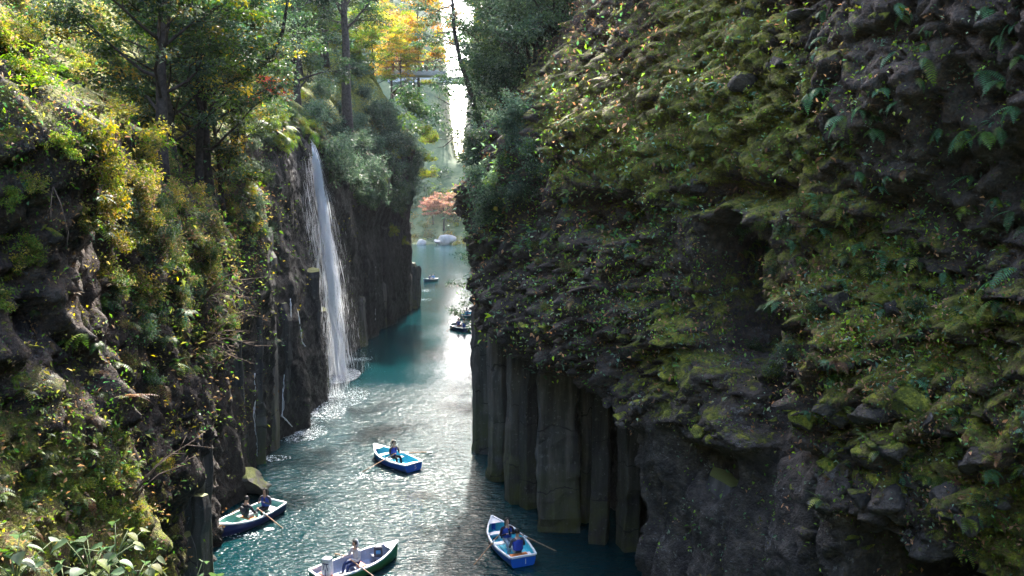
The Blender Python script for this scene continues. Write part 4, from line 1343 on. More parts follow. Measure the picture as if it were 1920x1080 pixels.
BIGF = [(1684, 5), (1690, 30), (1545, 70), (1530, 95), (1745, 40), (1680, 95), (1735, 80), (1722, 145), (1735, 110), (1655, 165), (1680, 190), (1517, 175), (1545, 20), (1605, 25), (1852, 8), (1870, 65), (1905, 40), (1875, 150), (1912, 105), (1845, 130), (1845, 245),
        (1875, 235), (1808, 245), (1872, 370), (1895, 395), (1770, 510), (1700, 480), (1870, 520), (1868, 560), (1905, 500), (1460, 560), (1580, 215), (1580, 265), (1615, 195), (1540, 165), (1500, 280), (1855, 880), (1560, 700), (1690, 705), (1740, 720),
        (1820, 330), (1900, 200), (1640, 240), (1610, 320), (1760, 240)]
STR = [(1500, 1565, 'in leftmost string of ferns high on right wall'), (1566, 1620, 'in second string of ferns high on right wall'), (1621, 1705, 'in third string of ferns high on right wall'), (1706, 1790, 'in fourth string of ferns high on right wall'),
       (1791, 1862, 'in the fern string left of the edge one'), (1863, 1925, 'in the fern string along the right picture edge')]
ORD = ['topmost', 'second from top', 'third from top', 'fourth from top', 'fifth from top', 'sixth from top', 'seventh from top', 'eighth from top', 'ninth from top', 'tenth from top', 'eleventh from top', 'twelfth from top', 'thirteenth from top', 'lowest']
for lo, hi, txt in STR:
    for k, (x, y) in enumerate(sorted([q for q in BIGF if lo <= q[0] <= hi and q[1] < 600], key=lambda q: q[1])):
        big_fern(x, y, rg.uniform(.34, .52), rg.choice((2, 3, 4, 5)), 'drooping green fern, ' + ORD[k] + ' ' + txt, 'drooping ferns of the right wall', rg, (0, 7))
for x, y, lab in [(1460, 560, 'hanging fern frond at the right rim of the dark niche'), (1855, 880, 'pale green fern low on the right wall near the picture edge'), (1560, 700, 'green fern among mossy stones right of the smooth dark face'), (1690, 705, 'green fern in the brown leaf litter of the lower right wall'), (1740, 720, 'drooping fern at the right of the brown leaf litter')]:
    big_fern(x, y, rg.uniform(.34, .48), 3, lab, 'blue green ferns of the right wall', rg)
# ferns over the waterfall lip and on the near left bank
for x, y in [(500, 215), (515, 205), (530, 215), (545, 205), (555, 225), (540, 235), (490, 225), (565, 235), (520, 235), (575, 225), (550, 250), (585, 245), (505, 240), (535, 255), (590, 255)]:
    big_fern(x, y, rg.uniform(1.0, 1.5), 6, 'bright green fern crowding the lip of the waterfall', 'ferns on the lip of the waterfall', rg, (5, 8))
LBF = [(80, 880, 1), (70, 905, 1), (95, 930, 1), (110, 870, 1), (20, 960, 1), (15, 990, 1), (75, 1010, 1), (145, 1005, 1), (90, 1000, 1), (250, 880, 1), (255, 960, 1), (120, 905, 1), (15, 935, 1), (5, 1060, 1), (160, 930, 2), (145, 915, 2), (50, 1040, 2), (75, 950, 2), (190, 890, 1)]
for x, y, kd in LBF:
    big_fern(x, y, rg.uniform(.28, .42), 3, ('green fern' if kd == 1 else 'yellowing fern') + ' among dead leaves on the near left bank', 'ferns on the near left bank', rg, (5, 8) if kd == 1 else (8, 10))
def ferns_in(poly, n, smin, smax, label, group, seed, kinds=range(10)):
    rg = random.Random(seed)
    xs = [p[0] for p in poly]; ys = [p[1] for p in poly]
    k = 0; tr = 0
    while k < n and tr < n * 20:
        tr += 1
        x, y = rg.uniform(min(xs), max(xs)), rg.uniform(min(ys), max(ys))
        if poly_sd(np.array([x]), np.array([y]), poly)[0] < 0:
            continue
        h = cast(x, y, (rg.uniform(-.6, .6), 0, rg.uniform(-.6, .6)))
        if h is None:
            continue
        o = obj('fern', SMALLF[rg.choice(list(kinds))], None, h[0] - h[1] * 0.02, (rg.uniform(-.2, .2), rg.uniform(0.0, .6), orient_out(h[1]) + rg.uniform(-.6, .6)))
        s_ = rg.uniform(smin, smax); o.scale = (s_, s_, s_)
        tag(o, label, 'fern', group)
        k += 1
ferns_in([(1400, 400), (1640, 380), (1680, 520), (1440, 600)], 28, .2, .42, 'small fern in the green patch right of the dark niche', 'small ferns right of the niche', 1)
ferns_in([(1560, 640), (1760, 600), (1900, 800), (1900, 1000), (1700, 960), (1580, 800)], 36, .18, .36, 'small fern between the mossy stones of the lower right wall', 'small ferns of the lower right wall', 2)
ferns_in([(1560, 100), (1920, 100), (1920, 560), (1620, 420)], 22, .16, .32, 'small fern on the bare rock of the upper right wall', 'small ferns of the upper right wall', 3)
ferns_in([(1020, 350), (1100, 300), (1260, 460), (1240, 640), (1020, 600)], 28, .2, .4, 'small fern on the lumpy rock over the column cave', 'small ferns over the column cave', 4)
ferns_in([(1080, 200), (1300, 120), (1460, 300), (1200, 340)], 20, .18, .36, 'small fern on the mossy brow of the right wall', 'small ferns of the mossy brow', 5)
ferns_in([(860, 330), (1000, 280), (1000, 480), (880, 470)], 16, .35, .6, 'dark fern on the far corner of the right wall', 'ferns of the far corner', 6, (0, 1, 5, 6))
ferns_in([(0, 230), (190, 240), (190, 700), (0, 700)], 14, .16, .3, 'small fern on the dark rock of the near left wall', 'small ferns of the near left rock', 7)
ferns_in([(210, 350), (470, 350), (400, 680), (220, 720)], 22, .3, .55, 'fern on the shrubby left slope', 'ferns of the left slope', 8)
ferns_in([(0, 730), (160, 740), (290, 900), (290, 1060), (0, 1070)], 24, .12, .28, 'small fern on the near left bank', 'small ferns of the near left bank', 9, (1, 2, 3, 4, 6, 7, 8, 9))

def tri_arrays(me):
    v = np.array([x.co[:] for x in me.vertices]); c = np.zeros(len(v) * 4, np.float32); me.attributes['col'].data.foreach_get('color', c)
    t = [(p.vertices[0], p.vertices[i], p.vertices[i + 1]) for p in me.polygons for i in range(1, len(p.vertices) - 1)]
    return v, np.array(t), c.reshape(-1, 4)
FA = [tri_arrays(m) for m in SMALLF]
def fern_bed(poly, n, smin, smax, label, seed, kinds):
    rg = random.Random(seed)
    xs = [p[0] for p in poly]; ys = [p[1] for p in poly]
    VV = []; TT = []; CC = []; k = 0; tr = 0; base = 0
    while k < n and tr < n * 20:
        tr += 1
        x, y = rg.uniform(min(xs), max(xs)), rg.uniform(min(ys), max(ys))
        if poly_sd(np.array([x]), np.array([y]), poly)[0] < 0 or rg.random() > 0.25 + sample(PLANT, x, y):
            continue
        h = cast(x, y, (rg.uniform(-.8, .8), 0, rg.uniform(-.8, .8)))
        if h is None:
            continue
        v, t, c = FA[rg.choice(kinds)]
        Mx = (Matrix.Rotation(orient_out(h[1]) + rg.uniform(-.9, .9), 3, 'Z') @ Matrix.Rotation(rg.uniform(-.3, .8), 3, 'Y') @ Matrix.Rotation(rg.uniform(-.4, .4), 3, 'X'))
        s_ = rg.uniform(smin, smax)
        VV.append(v @ np.array(Mx).T * s_ + np.array(h[0])); TT.append(t + base); base += len(v)
        CC.append(c * np.array([rg.uniform(.7, 1.35)] * 3 + [1])); k += 1
    o = obj('fern_bed', mk_mesh('fern_bed', np.concatenate(VV), np.concatenate(TT), [M_LEAF], False, dict(col=np.concatenate(CC))))
    tag(o, label, 'ferns', kind='stuff')
fern_bed([(-20, 730), (150, 720), (300, 880), (305, 1080), (-20, 1080)], 110, .13, .34, 'bed of mixed green and yellowing ferns on the near left bank', 51, (1, 2, 3, 3, 4, 6, 7, 8, 8, 9))
fern_bed([(1390, 360), (1920, 330), (1920, 1060), (1800, 1030), (1600, 960), (1500, 820), (1440, 620)], 170, .16, .38, 'tiny ferns scattered all over the right wall', 52, (0, 1, 1, 2, 2, 3, 4, 6, 7))
fern_bed([(1010, 280), (1250, 200), (1460, 200), (1300, 330), (1250, 640), (1010, 620)], 90, .18, .42, 'tiny ferns scattered over the mossy brow and the lumpy rock', 53, (1, 1, 2, 2, 3, 6, 7))
fern_bed([(215, 350), (480, 340), (420, 640), (240, 720)], 60, .25, .5, 'ferns growing through the undergrowth of the left slope', 54, (1, 2, 3, 6, 7, 8))

# --- broad-leaved plants low in the left corner: every leaf a part
def broad_leaf(seed, pal):
    rg = random.Random(seed)
    prof = [(0, 0.0), (0.02, 0.34), (0.2, 0.5), (0.45, 0.44), (0.75, 0.22), (1.0, 0.0)]
    V = [(-0.1, 0, 0)]; F = []
    for x, w in prof[1:-1]:
        bend = -0.28 * x * x
        V += [(x, -w, bend + 0.10), (x, -w * .5, bend + 0.045), (x, 0, bend), (x, w * .5, bend + 0.045), (x, w, bend + 0.10)]
    V.append((1.0, 0, -0.3))
    n = len(prof) - 2
    F = [(0, 2 + 0, 1), (0, 3, 2), (0, 4, 3), (0, 5, 4)]
    for i in range(n - 1):
        for k in range(4):
            a = 1 + i * 5 + k
            F.append((a, a + 1, a + 6, a + 5))
    b = 1 + (n - 1) * 5
    F += [(b + k, b + k + 1, len(V) - 1) for k in range(4)]
    me = bpy.data.meshes.new('leaf')
    me.from_pydata(V, [], F)
    c = np.array(rg.choice(pal))
    me.attributes.new('col', 'FLOAT_COLOR', 'POINT').data.foreach_set('color', np.tile(np.append(c, 1), len(V)).astype(np.float32))
    me.materials.append(M_LEAF)
    me.polygons.foreach_set('use_smooth', [True] * len(F)); me.update()
    return me
BRD = [broad_leaf(k, [(0.05, 0.095, 0.035), (0.065, 0.11, 0.05), (0.045, 0.085, 0.025), (0.09, 0.125, 0.065), (0.11, 0.13, 0.03)]) for k in range(6)]
def broad_plant(px, py, Y, nl, size, label, rg, group=None):
    p = at_depth(px, py, Y)
    h = cast(px, py)
    if h and h[0].y < Y + 0.5:
        p = h[0]
    t = thing('broad_leaf_plant', label, 'plant', p - Vector((0, 0, 0.25)), rg.uniform(0, 6), group)
    mb = MB()
    for i in range(nl):
        az = i * 2.4 + rg.uniform(-.4, .4); el = rg.uniform(.5, 1.2); L = size * rg.uniform(1.5, 3.6)
        e = Vector((math.cos(az) * math.cos(el), math.sin(az) * math.cos(el), math.sin(el))) * L
        mb.tube([(0, 0, 0), e * 0.5 + Vector((0, 0, L * .1)), e], [0.008, 0.006, 0.004], 4)
        f = obj('leaf', rg.choice(BRD), t, e, (rg.uniform(-.35, .35), rg.uniform(-.1, .6), az + rg.uniform(-.5, .5)))
        s_ = size * rg.uniform(.7, 1.15); f.scale = (s_, s_, s_)
    mb.build('stems', plain('green_stem', (0.10, 0.13, 0.04), 0.7), t, True)
rg = random.Random(3)
for k, (x, y, Y, nl, sz, lab) in enumerate([(215, 1010, 8.2, 13, .13, 'broad leaved pale green plant above the bottom edge beside the mossy block'), (250, 1060, 7.6, 14, .13, 'pale green heart leaved plant rising from the bottom edge'), (120, 1075, 7.2, 10, .12, 'wilting broad leaved plant at the bottom left'),
                                            (170, 1045, 7.6, 9, .15, 'greyish broad leaved plant between the ferns and the heart leaved plant'), (25, 1045, 7.0, 8, .15, 'broad leaved plant in the bottom left corner'), (350, 1105, 7.6, 6, .17, 'large pale leaves against the water at the bottom edge'), (420, 1115, 8.0, 6, .16, 'leafy stem drooping over the water at the bottom edge')]):
    broad_plant(x, y, Y, nl, sz, lab, rg)
shrubs_in(['yellow', 'lime'], [(0, 330), (60, 300), (110, 420), (190, 430), (180, 500), (30, 520)], 11, 0.28, 'yellow green vine leaves hanging before the near left rock', 'vines on the near left rock', 21)
shrubs_in(['lime', 'yellow', 'brown', 'olive'], [(100, 880), (290, 870), (290, 1000), (120, 1000)], 12, 0.22, 'yellowing low shrub on the near left bank', 'low shrubs on the near left bank', 22)
# bare twiggy shrubs
def twigs(px, py, ends, label, r=0.018):
    h = cast(px, py)
    b = h[0]
    t = thing('bare_shrub', label, 'shrub', b)
    mb = MB()
    for (ex, ey, dY) in ends:
        e = at_depth(ex, ey, b.y + dY) - b
        m_ = e * 0.5 + Vector((0, 0, 0.12 * e.length))
        mb.tube([(0, 0, 0), m_, e], [r, r * .65, r * .25], 4)
        for s_ in range(3):
            f = random.uniform(.4, .9)
            q = m_.lerp(e, f)
            q2 = q + (e.normalized() + Vector((random.gauss(0, .5), random.gauss(0, .5), random.gauss(0, .5)))) * e.length * 0.25
            mb.tube([q, q2], [r * .4, r * .15], 3)
    mb.build('twig', M_TWIG, t, True)
random.seed(12)
twigs(372, 650, [(random.uniform(400, 490), random.uniform(575, 690), random.uniform(-1.5, .5)) for _ in range(22)], 'bare twiggy shrub sticking out over the dark water side of the slope')
twigs(380, 560, [(random.uniform(400, 470), random.uniform(470, 620), random.uniform(-1.5, .5)) for _ in range(12)], 'bare arching twigs above the twiggy shrub on the left slope')
twigs(245, 935, [(365, 825, .5), (340, 840, .3), (300, 870, .2), (350, 870, .6)], 'bare dead stems leaning up from the near left bank', 0.012)
twigs(100, 350, [(20, 330, -.3), (95, 400, -.4), (130, 440, -.3), (60, 300, -.2)], 'thin bare stems across the near left rock', 0.01)
# ---------------------------------------------------------------- waterfall
def fall_material():
    m, nt, bs, out = new_mat('falling_water')
    N = NT(nt)
    bs.inputs['Base Color'].default_value = (0.86, 0.9, 0.94, 1)
    bs.inputs['Roughness'].default_value = 0.35
    tr = N.n('ShaderNodeBsdfTranslucent'); tr.inputs[0].default_value = (0.9, 0.93, 0.96, 1)
    mx = N.n('ShaderNodeMixShader'); mx.inputs[0].default_value = 0.55
    N.l(bs.outputs[0], mx.inputs[1]); N.l(tr.outputs[0], mx.inputs[2])
    N.l(mx.outputs[0], out.inputs[0])
    return m
M_FALL = fall_material()
lip = at_depth(573, 258, 53.2)
foot = on_plane_z(641, 702)
wf = thing('waterfall', 'tall white waterfall dropping from the ferny lip into the river', 'waterfall', (foot.x, foot.y, 0))
def strands(name, n, x0, x1, s0, s1, z0, z1, seed, wmin, wmax, parent, lmin=1.2, lmax=5.0, wig=0.0, power=0.5):
    """thin falling ribbons between two heights; x0/x1 = start and end (x, y), s0/s1 = spread"""
    rg = np.random.default_rng(seed)
    V = []; F = []
    x0 = np.array(x0[:2]); x1 = np.array(x1[:2])
    for i in range(n):
        a = rg.uniform(0, 1) ** 0.9; L = rg.uniform(lmin, lmax) / (z0 - z1)
        b = min(1.0, a + L)
        if b - a < 0.01: continue
        k = 7
        o = rg.normal(size=2)
        w = rg.uniform(wmin, wmax)
        ph = rg.uniform(0, 6.28)
        base = len(V)
        for j in range(k):
            t = a + (b - a) * j / (k - 1)
            f = t ** power
            c = x0 + (x1 - x0) * f + o * (s0 + (s1 - s0) * t)
            z = z0 + (z1 - z0) * t
            ww = w * (0.35 + 0.65 * math.sin(math.pi * min(max(j / (k - 1), 0.02), 0.98)))
            c = c + wig * np.array((math.sin(t * 21 + ph), math.cos(t * 17 + ph)))
            V += [(c[0] - ww, c[1], z), (c[0] + ww * 0.6, c[1] - ww * 0.7, z)]
        for j in range(k - 1):
            q = base + 2 * j
            F.append((q, q + 1, q + 3, q + 2))
    me = mk_mesh(name, np.array(V) - np.array((foot.x, foot.y, 0)), F, [M_FALL], True)
    return obj(name, me, parent)
strands('main_stream', 1700, lip, foot + Vector((-0.15, 0, 0)), 0.09, 0.36, lip.z, 0.0, 1, 0.007, 0.024, wf, 0.6, 2.6, 0.05)
st = strands('spray_curtain', 1800, lip + Vector((0.1, 0, 0)), foot, 0.14, 0.72, lip.z - 0.8, 0.0, 2, 0.0018, 0.0045, wf, 0.2, 0.9)
v0 = at_depth(556, 268, 51.0); v1 = on_plane_z(606, 742)
strands('side_veil', 800, v0 + Vector((0.5, -0.4, 0)), v1 + Vector((0.55, -0.3, 0)), 0.32, 0.42, v0.z - 0.5, 0.0, 3, 0.0025, 0.0065, wf, 0.3, 1.3, 0.06, 0.7)
for ch in wf.children:
    ch['kind'] = 'stuff'
# droplets thrown off the fall
def droplets(name, n, seed, parent, kind=None):
    rg = np.random.default_rng(seed)
    t = rg.random(n) ** 0.7
    f = np.sqrt(t)
    c = np.stack([lip.x + (foot.x - lip.x) * f, lip.y + (foot.y - lip.y) * f, lip.z * (1 - t)], 1)
    sp = 0.2 + 0.75 * t ** 1.5
    c[:, 0] += rg.normal(size=n) * sp + 0.15 * t; c[:, 1] += rg.normal(size=n) * sp * 1.1
    c[:, 2] = np.abs(c[:, 2] + rg.normal(size=n) * 0.3)
    r = rg.uniform(0.004, 0.009, n)[:, None]
    o = rg.normal(size=(n, 3, 3))
    o = o / np.linalg.norm(o, axis=2)[:, :, None]
    V = (c[:, None, :] + o * r[:, None, :]).reshape(-1, 3) - np.array((foot.x, foot.y, 0))
    return obj(name, mk_mesh(name, V, np.arange(3 * n).reshape(-1, 3), [M_FALL], False), parent)
dp = droplets('droplets', 70000, 9, wf); dp['kind'] = 'stuff'
rgd = np.random.default_rng(31)
nd = 24000
td = rgd.random(nd) ** 0.8
cd = np.stack([v0.x + 0.5 + (v1.x + 0.45 - v0.x - 0.5) * td ** .7 + rgd.normal(size=nd) * (.2 + .35 * td), v0.y - .4 + (v1.y + .1 - v0.y) * td + rgd.normal(size=nd) * (.5 + .6 * td), (v0.z - .5) * (1 - td)], 1)
od = rgd.normal(size=(nd, 3, 3)); od = od / np.linalg.norm(od, axis=2)[:, :, None] * rgd.uniform(.005, .011, nd)[:, None, None]
vd = (cd[:, None, :] + od).reshape(-1, 3) - np.array((foot.x, foot.y, 0))
sd_ = obj('veil_droplets', mk_mesh('veil_droplets', vd, np.arange(3 * nd).reshape(-1, 3), [M_FALL], False), wf); sd_['kind'] = 'stuff'
# small trickles down the wet columns
def trickle(pts, Y, label, w=0.018):
    P = [at_depth(px, py, y_) for (px, py), y_ in zip(pts, Y)]
    t = thing('water_trickle', label, 'trickle', (P[-1].x, P[-1].y, P[-1].z))
    rg = random.Random(len(label))
    for s_ in range(3):
        mb = MB()
        Q = []
        for i in range(len(P) - 1):
            for k in range(6):
                q = P[i].lerp(P[i + 1], k / 6) - P[-1]
                Q.append(q + Vector((rg.gauss(0, .03), rg.gauss(0, .03), 0)))
        Q.append(Vector((rg.gauss(0, .04), 0, 0)))
        mb.tube(Q, [w * rg.uniform(.3, 1.0) for _ in Q], 4)
        mb.build('strand', M_FALL, t, True)
def wall_y(px, py):
    h = cast(px, py)
    return h[0].y - 0.12 if h else 40
for pts, lab in [([(489, 590), (490, 650), (487, 720), (491, 760), (489, 855)], 'thin bright trickle down a black column at the river edge'), ([(478, 700), (477, 780), (483, 865)], 'short thin trickle beside the black column nearest the mossy boulder'),
                 ([(545, 560), (547, 620), (533, 700), (529, 780), (547, 800)], 'thin trickle curling over the low black rock beside the waterfall'), ([(558, 580), (566, 640), (572, 650)], 'small trickle hooking round a knob of black rock'), ([(704, 500), (704, 600)], 'faint white trickle on the dark wall right of the waterfall')]:
    trickle(pts, [wall_y(*p) for p in pts], lab)

# white flecks painted for froth and for sun glints where the falls and the oars strike
M_FOAM_GLINT = plain('foam_glints', (0.8, 0.84, 0.86), 0.5, 0.5)
def flecks(cents, n, seed, smin=0.015, smax=0.06):
    rg = np.random.default_rng(seed)
    V = []
    for (c, sx, sy, k) in cents:
        m = int(n * k)
        ang = rg.uniform(0, 6.28, m)
        rr = rg.random(m) ** 0.75
        x = c[0] + np.cos(ang) * rr * sx; y = c[1] + np.sin(ang) * rr * sy
        L = rg.uniform(smin, smax, m); w = L * rg.uniform(.25, .5, m)
        th = rg.normal(0, 0.5, m)
        dx, dy = np.cos(th) * L, np.sin(th) * L
        nx, ny = -np.sin(th) * w, np.cos(th) * w
        z = np.full(m, 0.012) + rg.uniform(0, 0.03, m)
        q = np.stack([np.stack([x - dx, y - dy, z], 1), np.stack([x + nx, y + ny, z + 0.006], 1), np.stack([x + dx, y + dy, z], 1), np.stack([x - nx, y - ny, z + 0.006], 1)], 1)
        V.append(q.reshape(-1, 3))
    V = np.concatenate(V)
    return mk_mesh('foam_glints', V, np.arange(len(V)).reshape(-1, 4), [M_FOAM_GLINT], False)
def wz(px, py): return on_plane_z(px, py)
fo = obj('foam_glints', flecks([(wz(640, 705), 1.3, 2.4, 1.6), (wz(668, 674), 1.2, .8, .12), (wz(622, 745), 2.4, 3.0, .55), (wz(590, 775), 1.8, 2.2, .5), (wz(560, 812), 1.5, 1.8, .4), (wz(510, 860), .9, .5, .06), (wz(393, 978), .5, .25, .09), (wz(505, 993), .22, .15, .03),
                         (wz(798, 545), .8, 1.6, .06), (wz(795, 562), 1.0, 1.5, .06), (wz(870, 600), 1.5, 2.5, .05), (wz(700, 895), 1.2, .5, .05), (wz(460, 1005), 1.0, .35, .03), (wz(882, 640), .7, 2.5, .05)], 2300, 5))
tag(fo, 'white froth, splashes and painted sun glints on the river below the falls', 'foam_glints', kind='stuff')

# boulders at the foot of the left wall
def boulder(px, py, Y, r, squash, label, seed):
    p = at_depth(px, py, Y)
    me = stone_mesh(seed, squash, 3)
    vv = np.zeros(len(me.vertices) * 3, np.float32); me.vertices.foreach_get('co', vv); vv = vv.reshape(-1, 3)
    vv *= (1 + 0.35 * fbm(vv * 1.6 + seed, 4, seed))[:, None]
    me.vertices.foreach_set('co', vv.ravel()); me.update()
    me.materials.clear()
    me.materials.append(M_BOULD)
    o = obj('boulder', me, None, p, (0, 0, seed), (r, r, r))
    return tag(o, label, 'boulder')
def boulder_material():
    m, nt, bs, out = new_mat('mossy_boulder')
    N = NT(nt)
    g = N.n('ShaderNodeNewGeometry'); pos = g.outputs['Position']
    sp = N.n('ShaderNodeSeparateXYZ'); N.l(g.outputs['Normal'], sp.inputs[0])
    base = N.ramp(N.noise(pos, 3, 6, .6), [(.3, (.03, .03, .028)), (.7, (.11, .105, .09))])
    f = N.ramp(N.math('ADD', sp.outputs[2], N.math('MULTIPLY', N.math('SUBTRACT', N.noise(pos, 4, 5, .7), .5), 1.1)), [(.6, (0, 0, 0)), (.8, (1, 1, 1))])
    mc = N.ramp(N.noise(pos, 9, 4, .7), [(.3, (.045, .06, .012)), (.7, (.16, .18, .04))])
    N.l(N.mix(f, base, mc), bs.inputs['Base Color']); bs.inputs['Roughness'].default_value = .9
    b = N.n('ShaderNodeBump'); b.inputs['Strength'].default_value = .7; b.inputs['Distance'].default_value = .06
    N.l(N.noise(pos, 8, 5, .7), b.inputs['Height']); N.l(b.outputs[0], bs.inputs['Normal'])
    return m
M_BOULD = boulder_material()
pb = on_plane_z(458, 930)
boulder(462, 898, pb.y + 0.4, 1.2, (1, 1.1, 1.0), 'round mossy boulder in the water behind the navy boat', 601)
boulder(450, 822, pb.y + 2.2, 0.42, (.8, .8, 1.3), 'upright pale topped rock above the mossy boulder', 602)
boulder(512, 640, 40.0, 0.5, (1.2, 1, .8), 'small pale ledge rock jutting from the wet black wall', 603)
for (px, py, Y, r, s_, lab) in [(838, 447, 214, 2.6, 604, 'pale sunlit boulder on the far shore'), (820, 451, 212, 1.2, 605, 'small pale stone left of the far shore boulder'), (790, 452, 213, 1.4, 606, 'low grey stone at the water line of the far shore')]:
    p = at_depth(px, py, Y)
    o = obj('boulder', stone_mesh(s_, (1.5, 1, .75), 2), None, (p.x, Y, max(0.2, p.z - r * .3)), (0, 0, s_), (r, r, r))
    o.data.materials.clear(); o.data.materials.append(plain('pale_stone', (.26, .25, .23), .9, .2, .2, 1.0))
    tag(o, lab, 'boulder')

# ---------------------------------------------------------------- rowing boats
M_WHITE = plain('boat_white', (.74, .75, .76), .4, .5, .06, 5)
M_OAR = plain('oar_wood', (.34, .19, .10), .55, .4, .25, 12)
M_BLADE = plain('oar_blade', (.55, .62, .64), .4, .5, .1)
M_METAL = plain('rowlock_metal', (.45, .45, .46), .35, .5, .1, 10, 0.8)
M_ORANGE = plain('seat_pad', (.62, .17, .04), .6, .4, .15)
BL, BB = 3.15, 0.62
def half(t):    # half beam
    return BB * float(np.interp(t, [0, .12, .3, .5, .7, .82, .92, 1], [.76, .86, .97, 1.0, .86, .62, .33, .06]))
def sheer(t):
    return float(np.interp(t, [0, .3, .6, .85, 1], [.38, .34, .36, .46, .56]))
def keel(t):
    return float(np.interp(t, [0, .2, .7, .9, 1], [-.08, -.13, -.12, -.03, .12]))
def section(t, off=0.0):
    b, h, k = half(t) - off, sheer(t), keel(t) + off * 1.6
    b = max(b, 0.015)
    pts = [(b, h), (b * .965, h * .55 + k * .1), (b * .86, min(.03, h) + off), (b * .58, k * .6 + off * .4), (0.0, k)]
    return [(x, z) for x, z in pts] + [(-x, z) for x, z in pts[-2::-1]]
def loft(ts, off):
    V = []; F = []
    n = 9
    for t in ts:
        y = (t - .5) * BL
        V += [(x, y + 0.05 * (z if t > .95 else 0) * (1 if t > .95 else 0), z) for x, z in section(t, off)]
    for i in range(len(ts) - 1):
        for k in range(n - 1):
            a = i * n + k
            F.append((a, a + 1, a + n + 1, a + n))
    return V, F
TS = [0, .06, .12, .2, .3, .4, .5, .6, .7, .78, .85, .91, .96, 1.0]
def text_mesh(s_, size, mat):
    cu = bpy.data.curves.new('number', 'FONT')
    cu.body = s_; cu.size = size; cu.extrude = 0.002; cu.align_x = 'CENTER'; cu.align_y = 'CENTER'
    o = bpy.data.objects.new('tmp', cu); col.objects.link(o)
    bpy.context.view_layer.update()
    me = bpy.data.meshes.new_from_object(o.evaluated_get(bpy.context.evaluated_depsgraph_get()))
    bpy.data.objects.remove(o); bpy.data.curves.remove(cu)
    me.materials.clear(); me.materials.append(mat)
    return me
def boat(label, bow_px, stern_px, hull_c, in_c, number=None, where='transom', length_fix=True, white_thwart=True, deck_c=None, pads=(0,)):
    B = on_plane_z(*bow_px, .55); S = on_plane_z(*stern_px, .38)
    c = (B + S) / 2; d = (B - S); d.z = 0; d.normalize()
    rz = math.atan2(-d.x, d.y)
    t = thing('rowing_boat', label, 'boat', (c.x, c.y, 0), rz, 'hire boats on the river')
    mh = plain('hull_paint', hull_c, .32, .5, .05, 3); mi = plain('liner_paint', in_c, .5, .4, .08, 4)
    V, F = loft(TS, 0.0)
    mb = MB(); mb.add(V, F); mb.add(V[:9], [tuple(range(9))]); mb.add(V[-9:], [tuple(range(8, -1, -1))])
    h = mb.build('hull', mh, t, True)
    V, F = loft(TS[1:-1], 0.035)
    V = [(x, (y if i > 8 else y - .12 * BL * .35), z - 0.004) for i, (x, y, z) in enumerate(V)]
    mb = MB(); mb.add(V, [f[::-1] for f in F]); mb.add(V[:9], [tuple(range(8, -1, -1))])
    ln = mb.build('liner', mi, t, False)
    # floor boards
    mb = MB()
    for k in range(5):
        x = (k - 2) * .15
        mb.box((x, -.1, .015), (.13, 1.9 - abs(k - 2) * .18, .018))
    mb.build('floor', mi, t)
    # gunwale: a white band round the rim
    mb = MB()
    prof = [(.03, .025), (.03, -.035), (-.035, -.035), (-.035, .025)]
    rim = [(half(t_) * 1.0, (t_ - .5) * BL + (.03 if t_ == 1 else 0), sheer(t_)) for t_ in TS]
    for s_ in (1, -1):
        ring = []
        for (x, y, z) in rim:
            ring += [(s_ * (x + a), y, z + b) for a, b in prof]
        Fq = []
        for i in range(len(rim) - 1):
            for k in range(4):
                a = i * 4 + k; b = i * 4 + (k + 1) % 4
                Fq.append((a, b, b + 4, a + 4))
        mb.add(ring, Fq + [(0, 1, 2, 3), (len(ring) - 4, len(ring) - 3, len(ring) - 2, len(ring) - 1)])
    mb.box((0, -BL / 2 - .005, sheer(0) - .004), (half(0) * 2 - .062, .068, .058))
    mb.box((0, BL / 2 + .02, sheer(1) + .004), (.1, .09, .07))
    gw = mb.build('gunwale', M_WHITE, t)
    md = M_WHITE if white_thwart else mi
    thw = []
    for (t_, wd, z) in [(.13, .34, .2), (.5, .24, .22), (.76, .24, .24)]:
        mb = MB()
        b = half(t_) * .93 - .035
        mb.box((0, (t_ - .5) * BL, z), (2 * b, wd, .035))
        mb.box((0, (t_ - .5) * BL, z - .11), (.06, wd * .5, .18))
        thw.append(mb.build('thwart', md, t))
    for k in pads:
        t_ = (.13, .5)[k]
        mb = MB(); mb.box((0, (t_ - .5) * BL, .2375 if k == 0 else .2575), (.62, .26, .034)); mb.build('seat_pad', M_ORANGE, thw[k])
    # bow deck
    mb = MB()
    dk = [(half(t_) - .035, (t_ - .5) * BL, sheer(t_) - .012) for t_ in (.88, .92, .96, .995)]
    V = [(x, y, z) for x, y, z in dk] + [(-x, y, z) for x, y, z in dk]
    mb.add(V, [(k, k + 1, k + 5, k + 4) for k in range(3)])
    mb.build('bow_deck', M_WHITE, t)
    for s_ in (1, -1):
        mb = MB()
        y = (.42 - .5) * BL; x = half(.42) + .02
        mb.tube([(s_ * x, y - .035, sheer(.42) + .02), (s_ * x, y - .03, sheer(.42) + .075)], .009, 5); mb.tube([(s_ * x, y + .035, sheer(.42) + .02), (s_ * x, y + .03, sheer(.42) + .075)], .009, 5)
        mb.box((s_ * x, y, sheer(.42) + .03), (.03, .08, .012))
        mb.build('rowlock', M_METAL, gw)
    if number:
        if where == 'transom':
            o = obj('number', text_mesh(number, .27, M_WHITE), h, (0.08, -BL / 2 - .012, .17), (R(90), 0, 0))
        else:
            o = obj('number', text_mesh(number, .20, M_WHITE), h, (half(.86) * .985 * where, (.86 - .5) * BL, .29), (R(82), 0, R(90) * where + 0.5 * where))
    return t
